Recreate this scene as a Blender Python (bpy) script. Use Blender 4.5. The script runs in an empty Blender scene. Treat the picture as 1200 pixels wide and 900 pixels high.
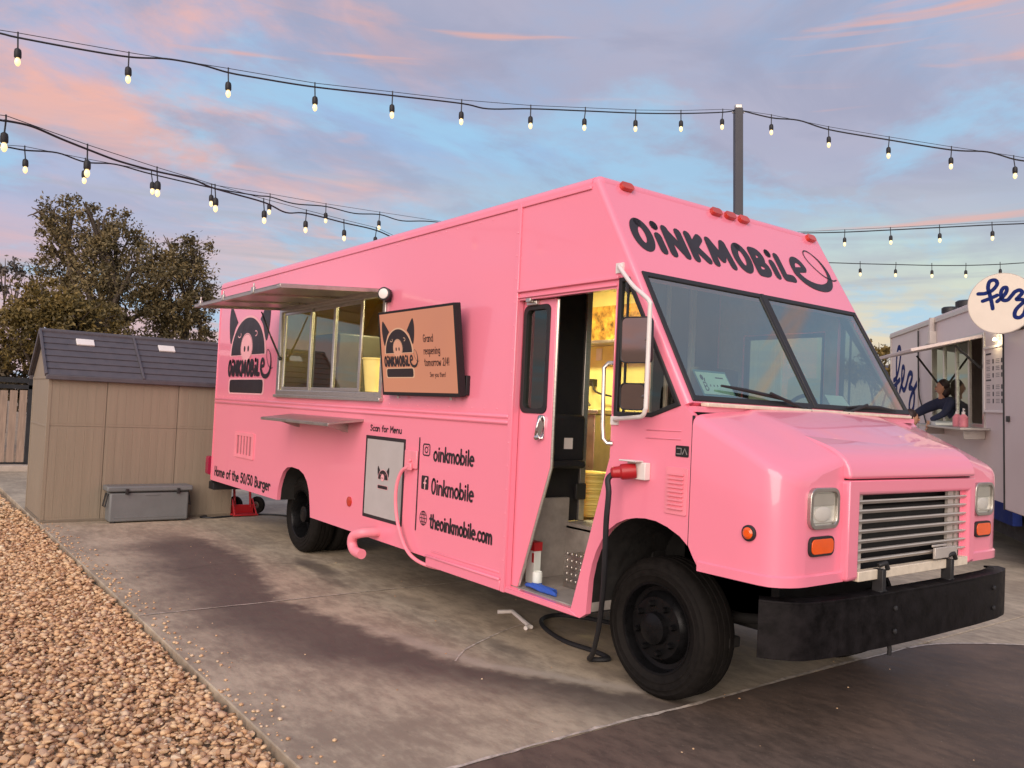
import bpy, bmesh, math, random
import numpy as np
from mathutils import Vector, Matrix
from mathutils.geometry import tessellate_polygon
random.seed(7); rng = np.random.default_rng(7)
S = bpy.context.scene
COL = S.collection
PI = math.pi

# ------------------------------------------------------------------ camera
FPX = 971.56
CAM = Vector((3.3427, -3.4221, 1.6258))
YAW, PITCH, ROLL = 0.9244, 0.0308, 0.0469
_f = Vector((-math.sin(YAW)*math.cos(PITCH), math.cos(YAW)*math.cos(PITCH), math.sin(PITCH)))
_r = _f.cross(Vector((0, 0, 1))).normalized(); _u = _r.cross(_f)
CR = _r*math.cos(ROLL) + _u*math.sin(ROLL); CU = -_r*math.sin(ROLL) + _u*math.cos(ROLL); CF = _f
cd = bpy.data.cameras.new("camera"); cam = bpy.data.objects.new("camera", cd); COL.objects.link(cam)
cd.sensor_width = 36; cd.lens = FPX/1200*36; cd.clip_start = .05; cd.clip_end = 3000
cam.matrix_world = Matrix(((CR.x, CU.x, -CF.x, CAM.x), (CR.y, CU.y, -CF.y, CAM.y), (CR.z, CU.z, -CF.z, CAM.z), (0, 0, 0, 1)))
S.camera = cam

def at(px, py, d):                 # a picture point at distance d along the view
    return CAM + (CF + CR*((px-600)/FPX) - CU*((py-450)/FPX))*d
GUP = (CU + CR*.0057 + CF*.021).normalized()      # plumb line: the lot slopes a little under the truck

# ------------------------------------------------------------------ light
SUN_DIR = Vector((.58, -.72, .40)).normalized()
EXPOSURE = 0.2
S.view_settings.view_transform = 'Standard'; S.view_settings.look = 'None'
S.view_settings.exposure = EXPOSURE; S.view_settings.gamma = 1; S.view_settings.use_curve_mapping = False
sl = bpy.data.lights.new("sun", 'SUN'); sl.energy = 2.9; sl.angle = math.radians(55); sl.color = (1, .82, .70)
so = bpy.data.objects.new("sun", sl); COL.objects.link(so)
so.rotation_euler = SUN_DIR.to_track_quat('Z', 'Y').to_euler(); so.location = (6, -8, 9)

W = bpy.data.worlds.new("World"); S.world = W; W.use_nodes = True
nt = W.node_tree; N = nt.nodes; Lk = nt.links
for n in list(N): N.remove(n)
def nd(t, **k):
    n = N.new(t)
    for a, b in k.items():
        if a.startswith('i_'): n.inputs[int(a[2:])].default_value = b
        else: setattr(n, a, b)
    return n
def wmath(op, a, b=None, c=None, clamp=False):
    n = nd('ShaderNodeMath', operation=op); n.use_clamp = clamp
    for i, x in enumerate((a, b, c)):
        if x is None: continue
        if isinstance(x, (int, float)): n.inputs[i].default_value = x
        else: Lk.new(x, n.inputs[i])
    return n.outputs[0]
def wmix(f, a, b):
    n = nd('ShaderNodeMix', data_type='RGBA')
    for s, x in ((0, f), (6, a), (7, b)):
        if isinstance(x, (int, float)): n.inputs[s].default_value = x
        elif isinstance(x, tuple): n.inputs[s].default_value = (*x, 1)
        else: Lk.new(x, n.inputs[s])
    return n.outputs[2]
def wss(x, a, b):
    n = nd('ShaderNodeMapRange', interpolation_type='SMOOTHSTEP'); Lk.new(x, n.inputs[0])
    n.inputs[1].default_value = a; n.inputs[2].default_value = b
    return n.outputs[0]
tc = nd('ShaderNodeTexCoord'); sep = nd('ShaderNodeSeparateXYZ'); Lk.new(tc.outputs['Generated'], sep.inputs[0])
sx, sy, sz = sep.outputs
zc = wmath('MAXIMUM', sz, 0.0)
den = wmath('ADD', zc, .13)
comb = nd('ShaderNodeCombineXYZ'); Lk.new(wmath('DIVIDE', sx, den), comb.inputs[0]); Lk.new(wmath('DIVIDE', sy, den), comb.inputs[1])
def wnoise(scale, detail, rough, dist, off):
    m = nd('ShaderNodeMapping'); Lk.new(comb.outputs[0], m.inputs[0]); m.inputs[1].default_value = off; m.inputs[2].default_value = (0, 0, math.radians(35)); m.inputs[3].default_value = (1.0, .75, 1)
    t = nd('ShaderNodeTexNoise'); Lk.new(m.outputs[0], t.inputs['Vector'])
    t.inputs['Scale'].default_value = scale; t.inputs['Detail'].default_value = detail; t.inputs['Roughness'].default_value = rough; t.inputs['Distortion'].default_value = dist
    return t.outputs[0]
sky = nd('ShaderNodeTexSky', sky_type='NISHITA'); sky.sun_disc = False
sky.sun_elevation = math.asin(SUN_DIR.z); sky.sun_rotation = math.atan2(SUN_DIR.x, SUN_DIR.y); sky.dust_density = 2.0
# measured towards +Y the horizon is pale yellow green, towards -X it is pink
east = wss(wmath('ADD', wmath('MULTIPLY', sx, -.86), wmath('MULTIPLY', sy, -.5)), .15, .85)
rampA = nd('ShaderNodeValToRGB'); Lk.new(zc, rampA.inputs[0])
def ramp(rn, stops):
    e = rn.color_ramp.elements
    while len(e) < len(stops): e.new(.5)
    for q, (p, c) in zip(e, stops): q.position = p; q.color = (*c, 1)
ramp(rampA, [(0, (.80, .60, .42)), (.105, (.80, .69, .47)), (.16, (.64, .71, .58)), (.215, (.46, .64, .68)), (.30, (.30, .48, .72)), (1, (.20, .30, .54))])
rampB = nd('ShaderNodeValToRGB'); Lk.new(zc, rampB.inputs[0])
ramp(rampB, [(0, (.62, .42, .44)), (.1, (.64, .45, .50)), (.2, (.40, .46, .66)), (.35, (.34, .46, .70)), (1, (.20, .30, .54))])
clear = wmix(east, rampA.outputs[0], rampB.outputs[0])
n1 = wnoise(1.1, 8, .60, .4, (3.1, 1.7, 0)); n2 = wnoise(2.3, 8, .60, .3, (6.1, 2.9, 4)); n3 = wnoise(.5, 4, .5, .2, (1.2, 9.1, 2))
cover = wss(n1, .33, .55)
cloud = wmix(wss(n3, .35, .65), (.34, .36, .50), (.52, .45, .53))
pinkm = wmath('MULTIPLY', wss(n2, .43, .60), wss(wmath('ADD', east, wmath('MULTIPLY', n3, .6)), .45, 1.0))
cloud2 = wmix(pinkm, cloud, (.95, .45, .32))
fade = wmath('MULTIPLY', cover, wmath('ADD', wmath('MULTIPLY', wss(zc, .10, .32), .68), .18))
skycol = wmix(fade, clear, cloud2)
n4 = wnoise(2.6, 8, .58, .6, (5.5, 3.3, 8))
skycol = wmix(wmath('MULTIPLY', wss(n4, .45, .66), wmath('MULTIPLY', wss(zc, .10, .30), .52)), skycol, (.31, .33, .46))
mps = nd('ShaderNodeMapping'); Lk.new(tc.outputs['Generated'], mps.inputs[0]); mps.inputs[3].default_value = (1.6, 1.6, 22)
tst = nd('ShaderNodeTexNoise'); Lk.new(mps.outputs[0], tst.inputs['Vector']); tst.inputs['Scale'].default_value = 1.5; tst.inputs['Detail'].default_value = 7; tst.inputs['Roughness'].default_value = .55; tst.inputs['Distortion'].default_value = .6
low_ = wmath('SUBTRACT', 1.0, wss(zc, .16, .34))
skycol = wmix(wmath('MULTIPLY', wmath('MULTIPLY', wss(tst.outputs[0], .48, .66), low_), .62), skycol, (.40, .42, .48))
mps2 = nd('ShaderNodeMapping'); Lk.new(tc.outputs['Generated'], mps2.inputs[0]); mps2.inputs[1].default_value = (3, 5, 1); mps2.inputs[2].default_value = (.10, .06, 0); mps2.inputs[3].default_value = (1.2, 1.2, 15)
tst2 = nd('ShaderNodeTexNoise'); Lk.new(mps2.outputs[0], tst2.inputs['Vector']); tst2.inputs['Scale'].default_value = 1.9; tst2.inputs['Detail'].default_value = 6; tst2.inputs['Distortion'].default_value = .8
skycol = wmix(wmath('MULTIPLY', wmath('MULTIPLY', wss(tst2.outputs[0], .57, .70), wss(zc, .12, .2)), .75), skycol, (.80, .42, .34))
n5 = wnoise(1.3, 8, .60, .3, (2.5, 8.3, 3))
skycol = wmix(wmath('MULTIPLY', wss(n5, .50, .62), .72), skycol, (.34, .60, .82))
scl = nd('ShaderNodeVectorMath', operation='SCALE'); Lk.new(skycol, scl.inputs[0]); scl.inputs['Scale'].default_value = 9.5
final = wmix(.06, scl.outputs[0], sky.outputs[0])
bg = nd('ShaderNodeBackground'); Lk.new(final, bg.inputs[0]); bg.inputs[1].default_value = .1
wo = nd('ShaderNodeOutputWorld'); Lk.new(bg.outputs[0], wo.inputs[0])

# ------------------------------------------------------------------ materials
def newmat(name):
    m = bpy.data.materials.new(name); m.use_nodes = True
    return m, m.node_tree, m.node_tree.nodes['Principled BSDF']
def mat(name, col, rough=.5, metal=0, var=.12, scale=6, bump=0, bscale=60, coat=0, spec=None, emit=0, emitcol=None, stretch=(1, 1, 1)):
    m, t, p = newmat(name)
    p.inputs['Metallic'].default_value = metal
    if coat: p.inputs['Coat Weight'].default_value = coat; p.inputs['Coat Roughness'].default_value = .04
    if spec is not None: p.inputs['Specular IOR Level'].default_value = spec
    tcn = t.nodes.new('ShaderNodeTexCoord'); mp = t.nodes.new('ShaderNodeMapping'); mp.inputs[3].default_value = stretch
    t.links.new(tcn.outputs['Object'], mp.inputs[0])
    nz = t.nodes.new('ShaderNodeTexNoise'); nz.inputs['Scale'].default_value = scale; nz.inputs['Detail'].default_value = 6; nz.inputs['Roughness'].default_value = .6
    t.links.new(mp.outputs[0], nz.inputs['Vector'])
    cr = t.nodes.new('ShaderNodeValToRGB'); t.links.new(nz.outputs[0], cr.inputs[0])
    a = tuple(max(0, c*(1-var)) for c in col); b = tuple(min(1, c*(1+var)) for c in col)
    cr.color_ramp.elements[0].position = .3; cr.color_ramp.elements[0].color = (*a, 1)
    cr.color_ramp.elements[1].position = .7; cr.color_ramp.elements[1].color = (*b, 1)
    t.links.new(cr.outputs[0], p.inputs['Base Color'])
    mr = t.nodes.new('ShaderNodeMapRange'); t.links.new(nz.outputs[0], mr.inputs[0]); mr.inputs[1].default_value = .3; mr.inputs[2].default_value = .7
    mr.inputs[3].default_value = max(.02, rough*.8); mr.inputs[4].default_value = min(1, rough*1.2)
    t.links.new(mr.outputs[0], p.inputs['Roughness'])
    if bump:
        n2_ = t.nodes.new('ShaderNodeTexNoise'); n2_.inputs['Scale'].default_value = bscale; n2_.inputs['Detail'].default_value = 4
        t.links.new(mp.outputs[0], n2_.inputs['Vector'])
        bp = t.nodes.new('ShaderNodeBump'); bp.inputs['Strength'].default_value = bump; bp.inputs['Distance'].default_value = .01
        t.links.new(n2_.outputs[0], bp.inputs['Height']); t.links.new(bp.outputs[0], p.inputs['Normal'])
    if emit:
        p.inputs['Emission Color'].default_value = (*(emitcol or col), 1); p.inputs['Emission Strength'].default_value = emit
    return m
def glass(name, tint, refl=.1, rough=.02):
    m, t, p = newmat(name); t.nodes.remove(p); out = t.nodes['Material Output']
    tr = t.nodes.new('ShaderNodeBsdfTransparent'); tr.inputs[0].default_value = (*tint, 1)
    gl = t.nodes.new('ShaderNodeBsdfGlossy'); gl.inputs['Roughness'].default_value = rough; gl.inputs[0].default_value = (.82, .97, .89, 1)
    fr = t.nodes.new('ShaderNodeLayerWeight'); fr.inputs[0].default_value = .5      # same from both faces of the sheet
    pw = t.nodes.new('ShaderNodeMath'); pw.operation = 'POWER'; pw.inputs[1].default_value = 4.2; t.links.new(fr.outputs['Facing'], pw.inputs[0])
    ad = t.nodes.new('ShaderNodeMath'); ad.operation = 'MULTIPLY_ADD'; ad.inputs[1].default_value = .9; ad.inputs[2].default_value = .045+refl; t.links.new(pw.outputs[0], ad.inputs[0])
    mx = t.nodes.new('ShaderNodeMixShader'); t.links.new(ad.outputs[0], mx.inputs[0]); t.links.new(tr.outputs[0], mx.inputs[1]); t.links.new(gl.outputs[0], mx.inputs[2])
    t.links.new(mx.outputs[0], out.inputs[0])
    return m
M = {}
def paint(name, col):
    m, t, p = newmat(name); p.inputs['Base Color'].default_value = (*col, 1)
    tcn = t.nodes.new('ShaderNodeTexCoord'); nz = t.nodes.new('ShaderNodeTexNoise'); nz.inputs['Scale'].default_value = 1.3; nz.inputs['Detail'].default_value = 2
    t.links.new(tcn.outputs['Object'], nz.inputs['Vector'])
    nz.inputs['Detail'].default_value = 0; bp = t.nodes.new('ShaderNodeBump'); bp.inputs['Strength'].default_value = .10; bp.inputs['Distance'].default_value = .03
    t.links.new(nz.outputs[0], bp.inputs['Height']); t.links.new(bp.outputs[0], p.inputs['Normal']); t.links.new(bp.outputs[0], p.inputs['Coat Normal'])
    p.inputs['Roughness'].default_value = .30; p.inputs['Coat Weight'].default_value = .7; p.inputs['Coat Roughness'].default_value = .04
    return m
M['pink'] = paint('pink_paint', (.92, .256, .358))
M['pinkplastic'] = mat('pink_plastic', (.88, .27, .34), .42, var=.06)
M['slotshade'] = mat('pink_slot_shade', (.42, .13, .16), .8, var=.25, scale=60)  # darker pink: the shade in the vent slots put into the colour
M['black'] = mat('black_rubber', (.018, .017, .018), .55, var=.25)
M['decal'] = mat('black_vinyl', (.022, .016, .02), .45, var=.15)
M['decalpink'] = mat('pale_pink_vinyl', (.86, .42, .45), .4, var=.04)
M['tyre'] = mat('tyre_rubber', (.012, .0105, .0095), .75, var=.3, spec=.10, scale=25, bump=.15, bscale=120)
M['rim'] = mat('black_wheel_paint', (.005, .005, .0055), .30, spec=.2, var=.3, scale=20)
M['bumper'] = mat('worn_black_bumper', (.0085, .007, .0075), .5, var=.7, spec=.14, scale=14, bump=.1, bscale=40)
M['alu'] = mat('brushed_aluminium', (.55, .52, .48), .34, metal=.85, var=.12, scale=18, stretch=(1, 1, 8))
M['steel'] = mat('stainless_steel', (.50, .46, .42), .34, metal=.9, var=.15, scale=10)
M['chrome'] = mat('chrome', (.75, .74, .73), .08, metal=1, var=.05)
M['dark_filler'] = mat('olive_grey_panel', (.10, .095, .075), .4, var=.15)
M['stickergrey'] = mat('blank_sticker', (.46, .43, .42), .45, var=.05)
M['tailred'] = mat('dark_red_lens', (.30, .012, .05), .25, var=.1)
M['white'] = mat('white_paint', (.78, .72, .68), .4, var=.06)
M['cream'] = mat('cream_paint', (.74, .64, .50), .45, var=.12, scale=20)
M['slat'] = mat('grille_grey', (.56, .51, .46), .4, var=.08, metal=.3)
M['dark'] = mat('dark_interior', (.010, .009, .011), .7, var=.2)
M['under'] = mat('dark_underbody', (.012, .011, .010), .8, var=.4, scale=12)
M['greyin'] = mat('grey_interior', (.30, .27, .24), .7, var=.2, scale=10)
M['kitchen'] = mat('kitchen_wall', (.78, .70, .28), .4, var=.08)
M['kitchen2'] = mat('kitchen_lower_wall', (.46, .38, .20), .45, var=.15)
M['orange'] = mat('amber_lens', (.90, .11, .008), .2, var=.1, coat=.5)
M['redlens'] = mat('red_lens', (.55, .04, .02), .22, var=.2, coat=.5)
M['red'] = mat('red_plastic', (.42, .015, .02), .4, var=.1)
M['blue'] = mat('blue_nitrile', (.03, .10, .45), .5, var=.2)
M['yellow'] = mat('yellow_plastic', (.85, .70, .22), .45, var=.08)
M['wglass'] = glass('windscreen_glass', (.56, .68, .61), .27)
M['sglass'] = glass('window_glass', (.70, .70, .62), .05)
M['reflector'] = mat('lamp_reflector', (.85, .83, .78), .35, metal=.35, var=.06)
M['darkglass'] = glass('tinted_window_glass', (.36, .42, .38), .05)
M['lens'] = glass('headlamp_glass', (.95, .95, .93), .03, .06)
M['mirror'] = mat('mirror_glass', (.36, .29, .28), .04, metal=1, var=.03)
M['shed'] = mat('tan_resin', (.265, .215, .158), .6, var=.07, scale=3, bump=.25, bscale=26, stretch=(1, 6, .25))
M['shedseam'] = mat('tan_resin_seam', (.18, .145, .105), .6, var=.08)
M['shingle'] = mat('grey_resin_shingle', (.085, .075, .085), .6, var=.14, scale=9, bump=.2, bscale=50)
M['cooler'] = mat('grey_plastic', (.155, .162, .165), .5, var=.07)
M['bark'] = mat('bark', (.10, .075, .055), .9, var=.4, scale=10, bump=.5, bscale=30)
M['wood'] = mat('weathered_wood', (.33, .235, .175), .8, var=.25, scale=9, bump=.2, stretch=(1, 4, .3))
M['iron'] = mat('black_iron', (.02, .02, .022), .5, var=.2)
M['pole'] = mat('dark_steel_pole', (.045, .045, .055), .5, var=.15)
M['wire'] = mat('black_cable', (.015, .015, .018), .6, var=.2)
M['trailer'] = mat('trailer_white', (.68, .58, .55), .42, var=.04, scale=2)
M['navy'] = mat('navy_paint', (.012, .025, .13), .8, var=.12, spec=.15)
M['signface'] = mat('cream_sign', (.80, .72, .60), .45, var=.03)
M['skin'] = mat('skin', (.50, .27, .17), .55, var=.08)
M['hair'] = mat('dark_hair', (.025, .012, .012), .6, var=.3, scale=40)
M['navycloth'] = mat('navy_cloth', (.02, .026, .06), .85, var=.2, scale=30)
M['plumcloth'] = mat('plum_cloth', (.25, .06, .14), .85, var=.2, scale=30)
M['jeans'] = mat('denim', (.05, .07, .13), .85, var=.2, scale=30)
M['paper'] = mat('white_card', (.72, .76, .70), .6, var=.04)
M['papergreen'] = mat('pale_green_card', (.74, .95, .86), .6, var=.05)
M['cardblue'] = mat('blue_card_edge', (.08, .26, .36), .6, var=.1)
M['liquid'] = mat('pink_soap', (.75, .25, .30), .3, var=.1)
M['bulb'] = mat('warm_bulb', (1, .8, .5), .2, emit=1.0, emitcol=(1, .70, .30))
M['lampwhite'] = mat('kitchen_lamp', (1, .9, .6), .3, emit=6, emitcol=(1, .86, .50))
M['tubelit'] = mat('white_tube_lamp', (1, .96, .9), .3, emit=1.6, emitcol=(1, .95, .88))
M['screen'] = mat('lit_screen', (.02, .02, .02), .12, var=.05, emit=.0)
M['caulk'] = mat('pale_joint_sealant', (.50, .43, .36), .8, var=.5, scale=16)
M['kerb'] = mat('pale_kerb_concrete', (.48, .40, .33), .8, var=.15)

# lit screen: an even orange picture
def screen_mat():
    m, t, p = newmat('orange_lit_screen')
    p.inputs['Base Color'].default_value = (.05, .03, .02, 1); p.inputs['Roughness'].default_value = .12
    tcn = t.nodes.new('ShaderNodeTexCoord'); nz = t.nodes.new('ShaderNodeTexNoise'); nz.inputs['Scale'].default_value = 1.3; t.links.new(tcn.outputs['Object'], nz.inputs['Vector'])
    cr = t.nodes.new('ShaderNodeValToRGB'); t.links.new(nz.outputs[0], cr.inputs[0])
    cr.color_ramp.elements[0].color = (.50, .185, .125, 1); cr.color_ramp.elements[1].color = (.62, .23, .12, 1)
    t.links.new(cr.outputs[0], p.inputs['Emission Color']); p.inputs['Emission Strength'].default_value = .85
    return m
M['screenlit'] = screen_mat()

def leafmat(name, c1, c2, c3, scale=.9):
    m, t, p = newmat(name); p.inputs['Roughness'].default_value = .65
    g = t.nodes.new('ShaderNodeNewGeometry'); tcn = t.nodes.new('ShaderNodeTexCoord')
    nz = t.nodes.new('ShaderNodeTexNoise'); nz.inputs['Scale'].default_value = scale; nz.inputs['Detail'].default_value = 3; t.links.new(tcn.outputs['Object'], nz.inputs['Vector'])
    mx = t.nodes.new('ShaderNodeMath'); mx.operation = 'MULTIPLY_ADD'; t.links.new(g.outputs['Random Per Island'], mx.inputs[0]); mx.inputs[1].default_value = .5
    sb = t.nodes.new('ShaderNodeMath'); sb.operation = 'SUBTRACT'; t.links.new(nz.outputs[0], sb.inputs[0]); sb.inputs[1].default_value = .22
    t.links.new(sb.outputs[0], mx.inputs[2])
    cr = t.nodes.new('ShaderNodeValToRGB'); t.links.new(mx.outputs[0], cr.inputs[0])
    e = cr.color_ramp.elements; e.new(.5)
    for q, (ps, c) in zip(e, ((.2, c1), (.5, c2), (.85, c3))): q.position = ps; q.color = (*c, 1)
    t.links.new(cr.outputs[0], p.inputs['Base Color'])
    return m
M['leafA'] = leafmat('oak_leaves', (.050, .040, .016), (.120, .092, .036), (.23, .165, .07))
M['leafB'] = leafmat('yellow_green_leaves', (.05, .036, .008), (.12, .085, .018), (.22, .15, .04))
M['leafC'] = leafmat('grey_twigs', (.06, .055, .05), (.10, .085, .07), (.15, .12, .10))
M['leafD'] = leafmat('dark_undergrowth', (.03, .022, .010), (.065, .045, .018), (.12, .08, .035))

def stonemat():
    m, t, p = newmat('river_stone'); p.inputs['Roughness'].default_value = .75
    g = t.nodes.new('ShaderNodeNewGeometry'); oi = t.nodes.new('ShaderNodeObjectInfo'); tcn = t.nodes.new('ShaderNodeTexCoord')
    ad = t.nodes.new('ShaderNodeMath'); ad.operation = 'ADD'; t.links.new(g.outputs['Random Per Island'], ad.inputs[0]); t.links.new(oi.outputs['Random'], ad.inputs[1])
    fr = t.nodes.new('ShaderNodeMath'); fr.operation = 'FRACT'; t.links.new(ad.outputs[0], fr.inputs[0])
    cr = t.nodes.new('ShaderNodeValToRGB'); t.links.new(fr.outputs[0], cr.inputs[0])
    e = cr.color_ramp.elements
    for _ in range(4): e.new(.5)
    for q, (ps, c) in zip(e, ((0, (.46, .26, .145)), (.2, (.63, .38, .205)), (.45, (.75, .49, .275)), (.65, (.80, .57, .34)), (.85, (.63, .40, .255)), (1, (.83, .67, .46)))): q.position = ps; q.color = (*c, 1)
    nz = t.nodes.new('ShaderNodeTexNoise'); nz.inputs['Scale'].default_value = 60; nz.inputs['Detail'].default_value = 4; t.links.new(tcn.outputs['Object'], nz.inputs['Vector'])
    mx = t.nodes.new('ShaderNodeMix'); mx.data_type = 'RGBA'; mx.blend_type = 'MULTIPLY'; mx.inputs[0].default_value = .5
    t.links.new(cr.outputs[0], mx.inputs[6]); 
    cr2 = t.nodes.new('ShaderNodeValToRGB'); t.links.new(nz.outputs[0], cr2.inputs[0]); cr2.color_ramp.elements[0].position = .3; cr2.color_ramp.elements[0].color = (.55, .5, .45, 1); cr2.color_ramp.elements[1].position = .65
    t.links.new(cr2.outputs[0], mx.inputs[7]); t.links.new(mx.outputs[2], p.inputs['Base Color'])
    return m
M['stone'] = stonemat()

def concrete(name, light, dark, stain):
    """cast concrete; stain=True adds the long damp mark beside the truck (its own outline in ground metres)"""
    m, t, p = newmat(name); Nn = t.nodes; L = t.links
    tcn = Nn.new('ShaderNodeTexCoord'); geo = Nn.new('ShaderNodeNewGeometry')
    def noise(sc, det=6, ro=.6, st=(1, 1, 1), src=None):
        mp = Nn.new('ShaderNodeMapping'); mp.inputs[3].default_value = st; L.new(geo.outputs['Position'], mp.inputs[0])
        z = Nn.new('ShaderNodeTexNoise'); z.inputs['Scale'].default_value = sc; z.inputs['Detail'].default_value = det; z.inputs['Roughness'].default_value = ro; L.new(mp.outputs[0], z.inputs['Vector'])
        return z.outputs[0]
    def mth(op, a, b, clamp=False):
        n = Nn.new('ShaderNodeMath'); n.operation = op; n.use_clamp = clamp
        for i, x in enumerate((a, b)):
            if isinstance(x, (int, float)): n.inputs[i].default_value = x
            else: L.new(x, n.inputs[i])
        return n.outputs[0]
    def ss(x, a, b, lo=0., hi=1.):
        n = Nn.new('ShaderNodeMapRange'); n.interpolation_type = 'SMOOTHSTEP'; L.new(x, n.inputs[0]); n.inputs[1].default_value = a; n.inputs[2].default_value = b; n.inputs[3].default_value = lo; n.inputs[4].default_value = hi
        return n.outputs[0]
    def mix(f, a, b, bt='MIX'):
        n = Nn.new('ShaderNodeMix'); n.data_type = 'RGBA'; n.blend_type = bt
        for s_, x in ((0, f), (6, a), (7, b)):
            if isinstance(x, (int, float)): n.inputs[s_].default_value = x
            elif isinstance(x, tuple): n.inputs[s_].default_value = (*x, 1)
            else: L.new(x, n.inputs[s_])
        return n.outputs[2]
    big = noise(.9, 9, .68); mid = noise(5.5, 8, .72, (1, 2.2, 1)); fine = noise(115, 3, .65)
    col = mix(ss(mth('ADD', mth('MULTIPLY', big, .55), mth('MULTIPLY', mid, .45)), .40, .61), dark, light)
    if stain:
        sp = Nn.new('ShaderNodeSeparateXYZ'); L.new(geo.outputs['Position'], sp.inputs[0])
        wob = mth('MULTIPLY', mth('SUBTRACT', noise(1.6, 6, .62), .5), .55)
        wob2 = mth('MULTIPLY', mth('SUBTRACT', noise(5, 5, .6), .5), .18)
        xs = mth('DIVIDE', mth('ADD', sp.outputs[0], 8.), 9.)
        def curve(st):
            c = Nn.new('ShaderNodeValToRGB'); L.new(xs, c.inputs[0]); e = c.color_ramp.elements
            while len(e) < len(st): e.new(.5)
            for q, (x, y) in zip(e, st): q.position = (x+8)/9; v = (y+2.5)/4; q.color = (v, v, v, 1)
            return mth('SUBTRACT', mth('MULTIPLY', c.outputs[0], 4.), 2.5)
        low = curve([(-7.2, -.9), (-6.2, -1.30), (-4.5, -1.50), (-3, -1.62), (-1.8, -1.48), (-1.1, -1.05), (-.5, -.62), (0, -.30), (.9, .3)])
        high = curve([(-7.2, -.7), (-6.2, -.40), (-5, -.36), (-3.2, -.72), (-2, -.54), (-1, -.36), (-.15, .18), (.9, .9)])
        yy = mth('ADD', sp.outputs[1], wob2)
        a = ss(mth('SUBTRACT', mth('ADD', yy, wob), low), -.25, .45)
        b = ss(mth('SUBTRACT', high, mth('ADD', yy, mth('MULTIPLY', wob2, 1.4))), -.07, .16)
        endf = ss(sp.outputs[0], -7.1, -5.9)
        st_ = mth('MULTIPLY', mth('MULTIPLY', a, b), endf)
        col = mix(mth('MULTIPLY', st_, .86), col, (.082, .060, .050))
        # pale dried edge on the truck side of the damp mark
        ridge = mth('MULTIPLY', ss(mth('ABSOLUTE', mth('SUBTRACT', mth('SUBTRACT', yy, high), .05), 0.), .12, .0), ss(sp.outputs[0], -2.6, -1.2))
        col = mix(mth('MULTIPLY', ridge, .75), col, (.47, .40, .32))
        # oil spots
        def spot(cx, cy, rx, ry, k):
            dx = mth('DIVIDE', mth('SUBTRACT', mth('ADD', sp.outputs[0], mth('MULTIPLY', wob, .5)), cx), rx); dy = mth('DIVIDE', mth('SUBTRACT', mth('ADD', sp.outputs[1], wob2), cy), ry)
            d = mth('SQRT', mth('ADD', mth('MULTIPLY', dx, dx), mth('MULTIPLY', dy, dy)), 0.)
            return mth('MULTIPLY', ss(d, 1.35, .45), k)
        for s_ in ((-1.2, .05, .22, .10, .55), (-4.25, .03, .45, .13, .75), (-3.6, -.1, .3, .08, .4), (-2.6, .15, .35, .12, .35), (-.45, .30, .2, .1, .4)):
            col = mix(spot(*s_), col, (.07, .05, .042))
    spk2 = ss(noise(26, 4, .7), .60, .72); col = mix(mth('MULTIPLY', spk2, .28), col, (.10, .075, .06)); lt2 = ss(noise(34, 3, .7, (1, 1.3, 1)), .64, .74); col = mix(mth('MULTIPLY', lt2, .22), col, (.58, .48, .36))
    spk = ss(fine, .62, .74)
    col = mix(mth('MULTIPLY', spk, .5), col, (.06, .045, .04))
    L.new(col, p.inputs['Base Color'])
    L.new(ss(mid, .3, .7, .62, .88), p.inputs['Roughness'])
    bp = Nn.new('ShaderNodeBump'); bp.inputs['Strength'].default_value = .25; bp.inputs['Distance'].default_value = .006
    L.new(mth('ADD', mth('MULTIPLY', fine, .5), mid), bp.inputs['Height']); L.new(bp.outputs[0], p.inputs['Normal'])
    return m
M['concrete'] = concrete('cast_concrete', (.52, .43, .31), (.295, .237, .172), True)
M['asphalt'] = concrete('dark_pavement', (.165, .112, .082), (.085, .060, .046), False)
M['soil'] = concrete('dry_soil', (.36, .25, .15), (.24, .165, .10), False)

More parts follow.
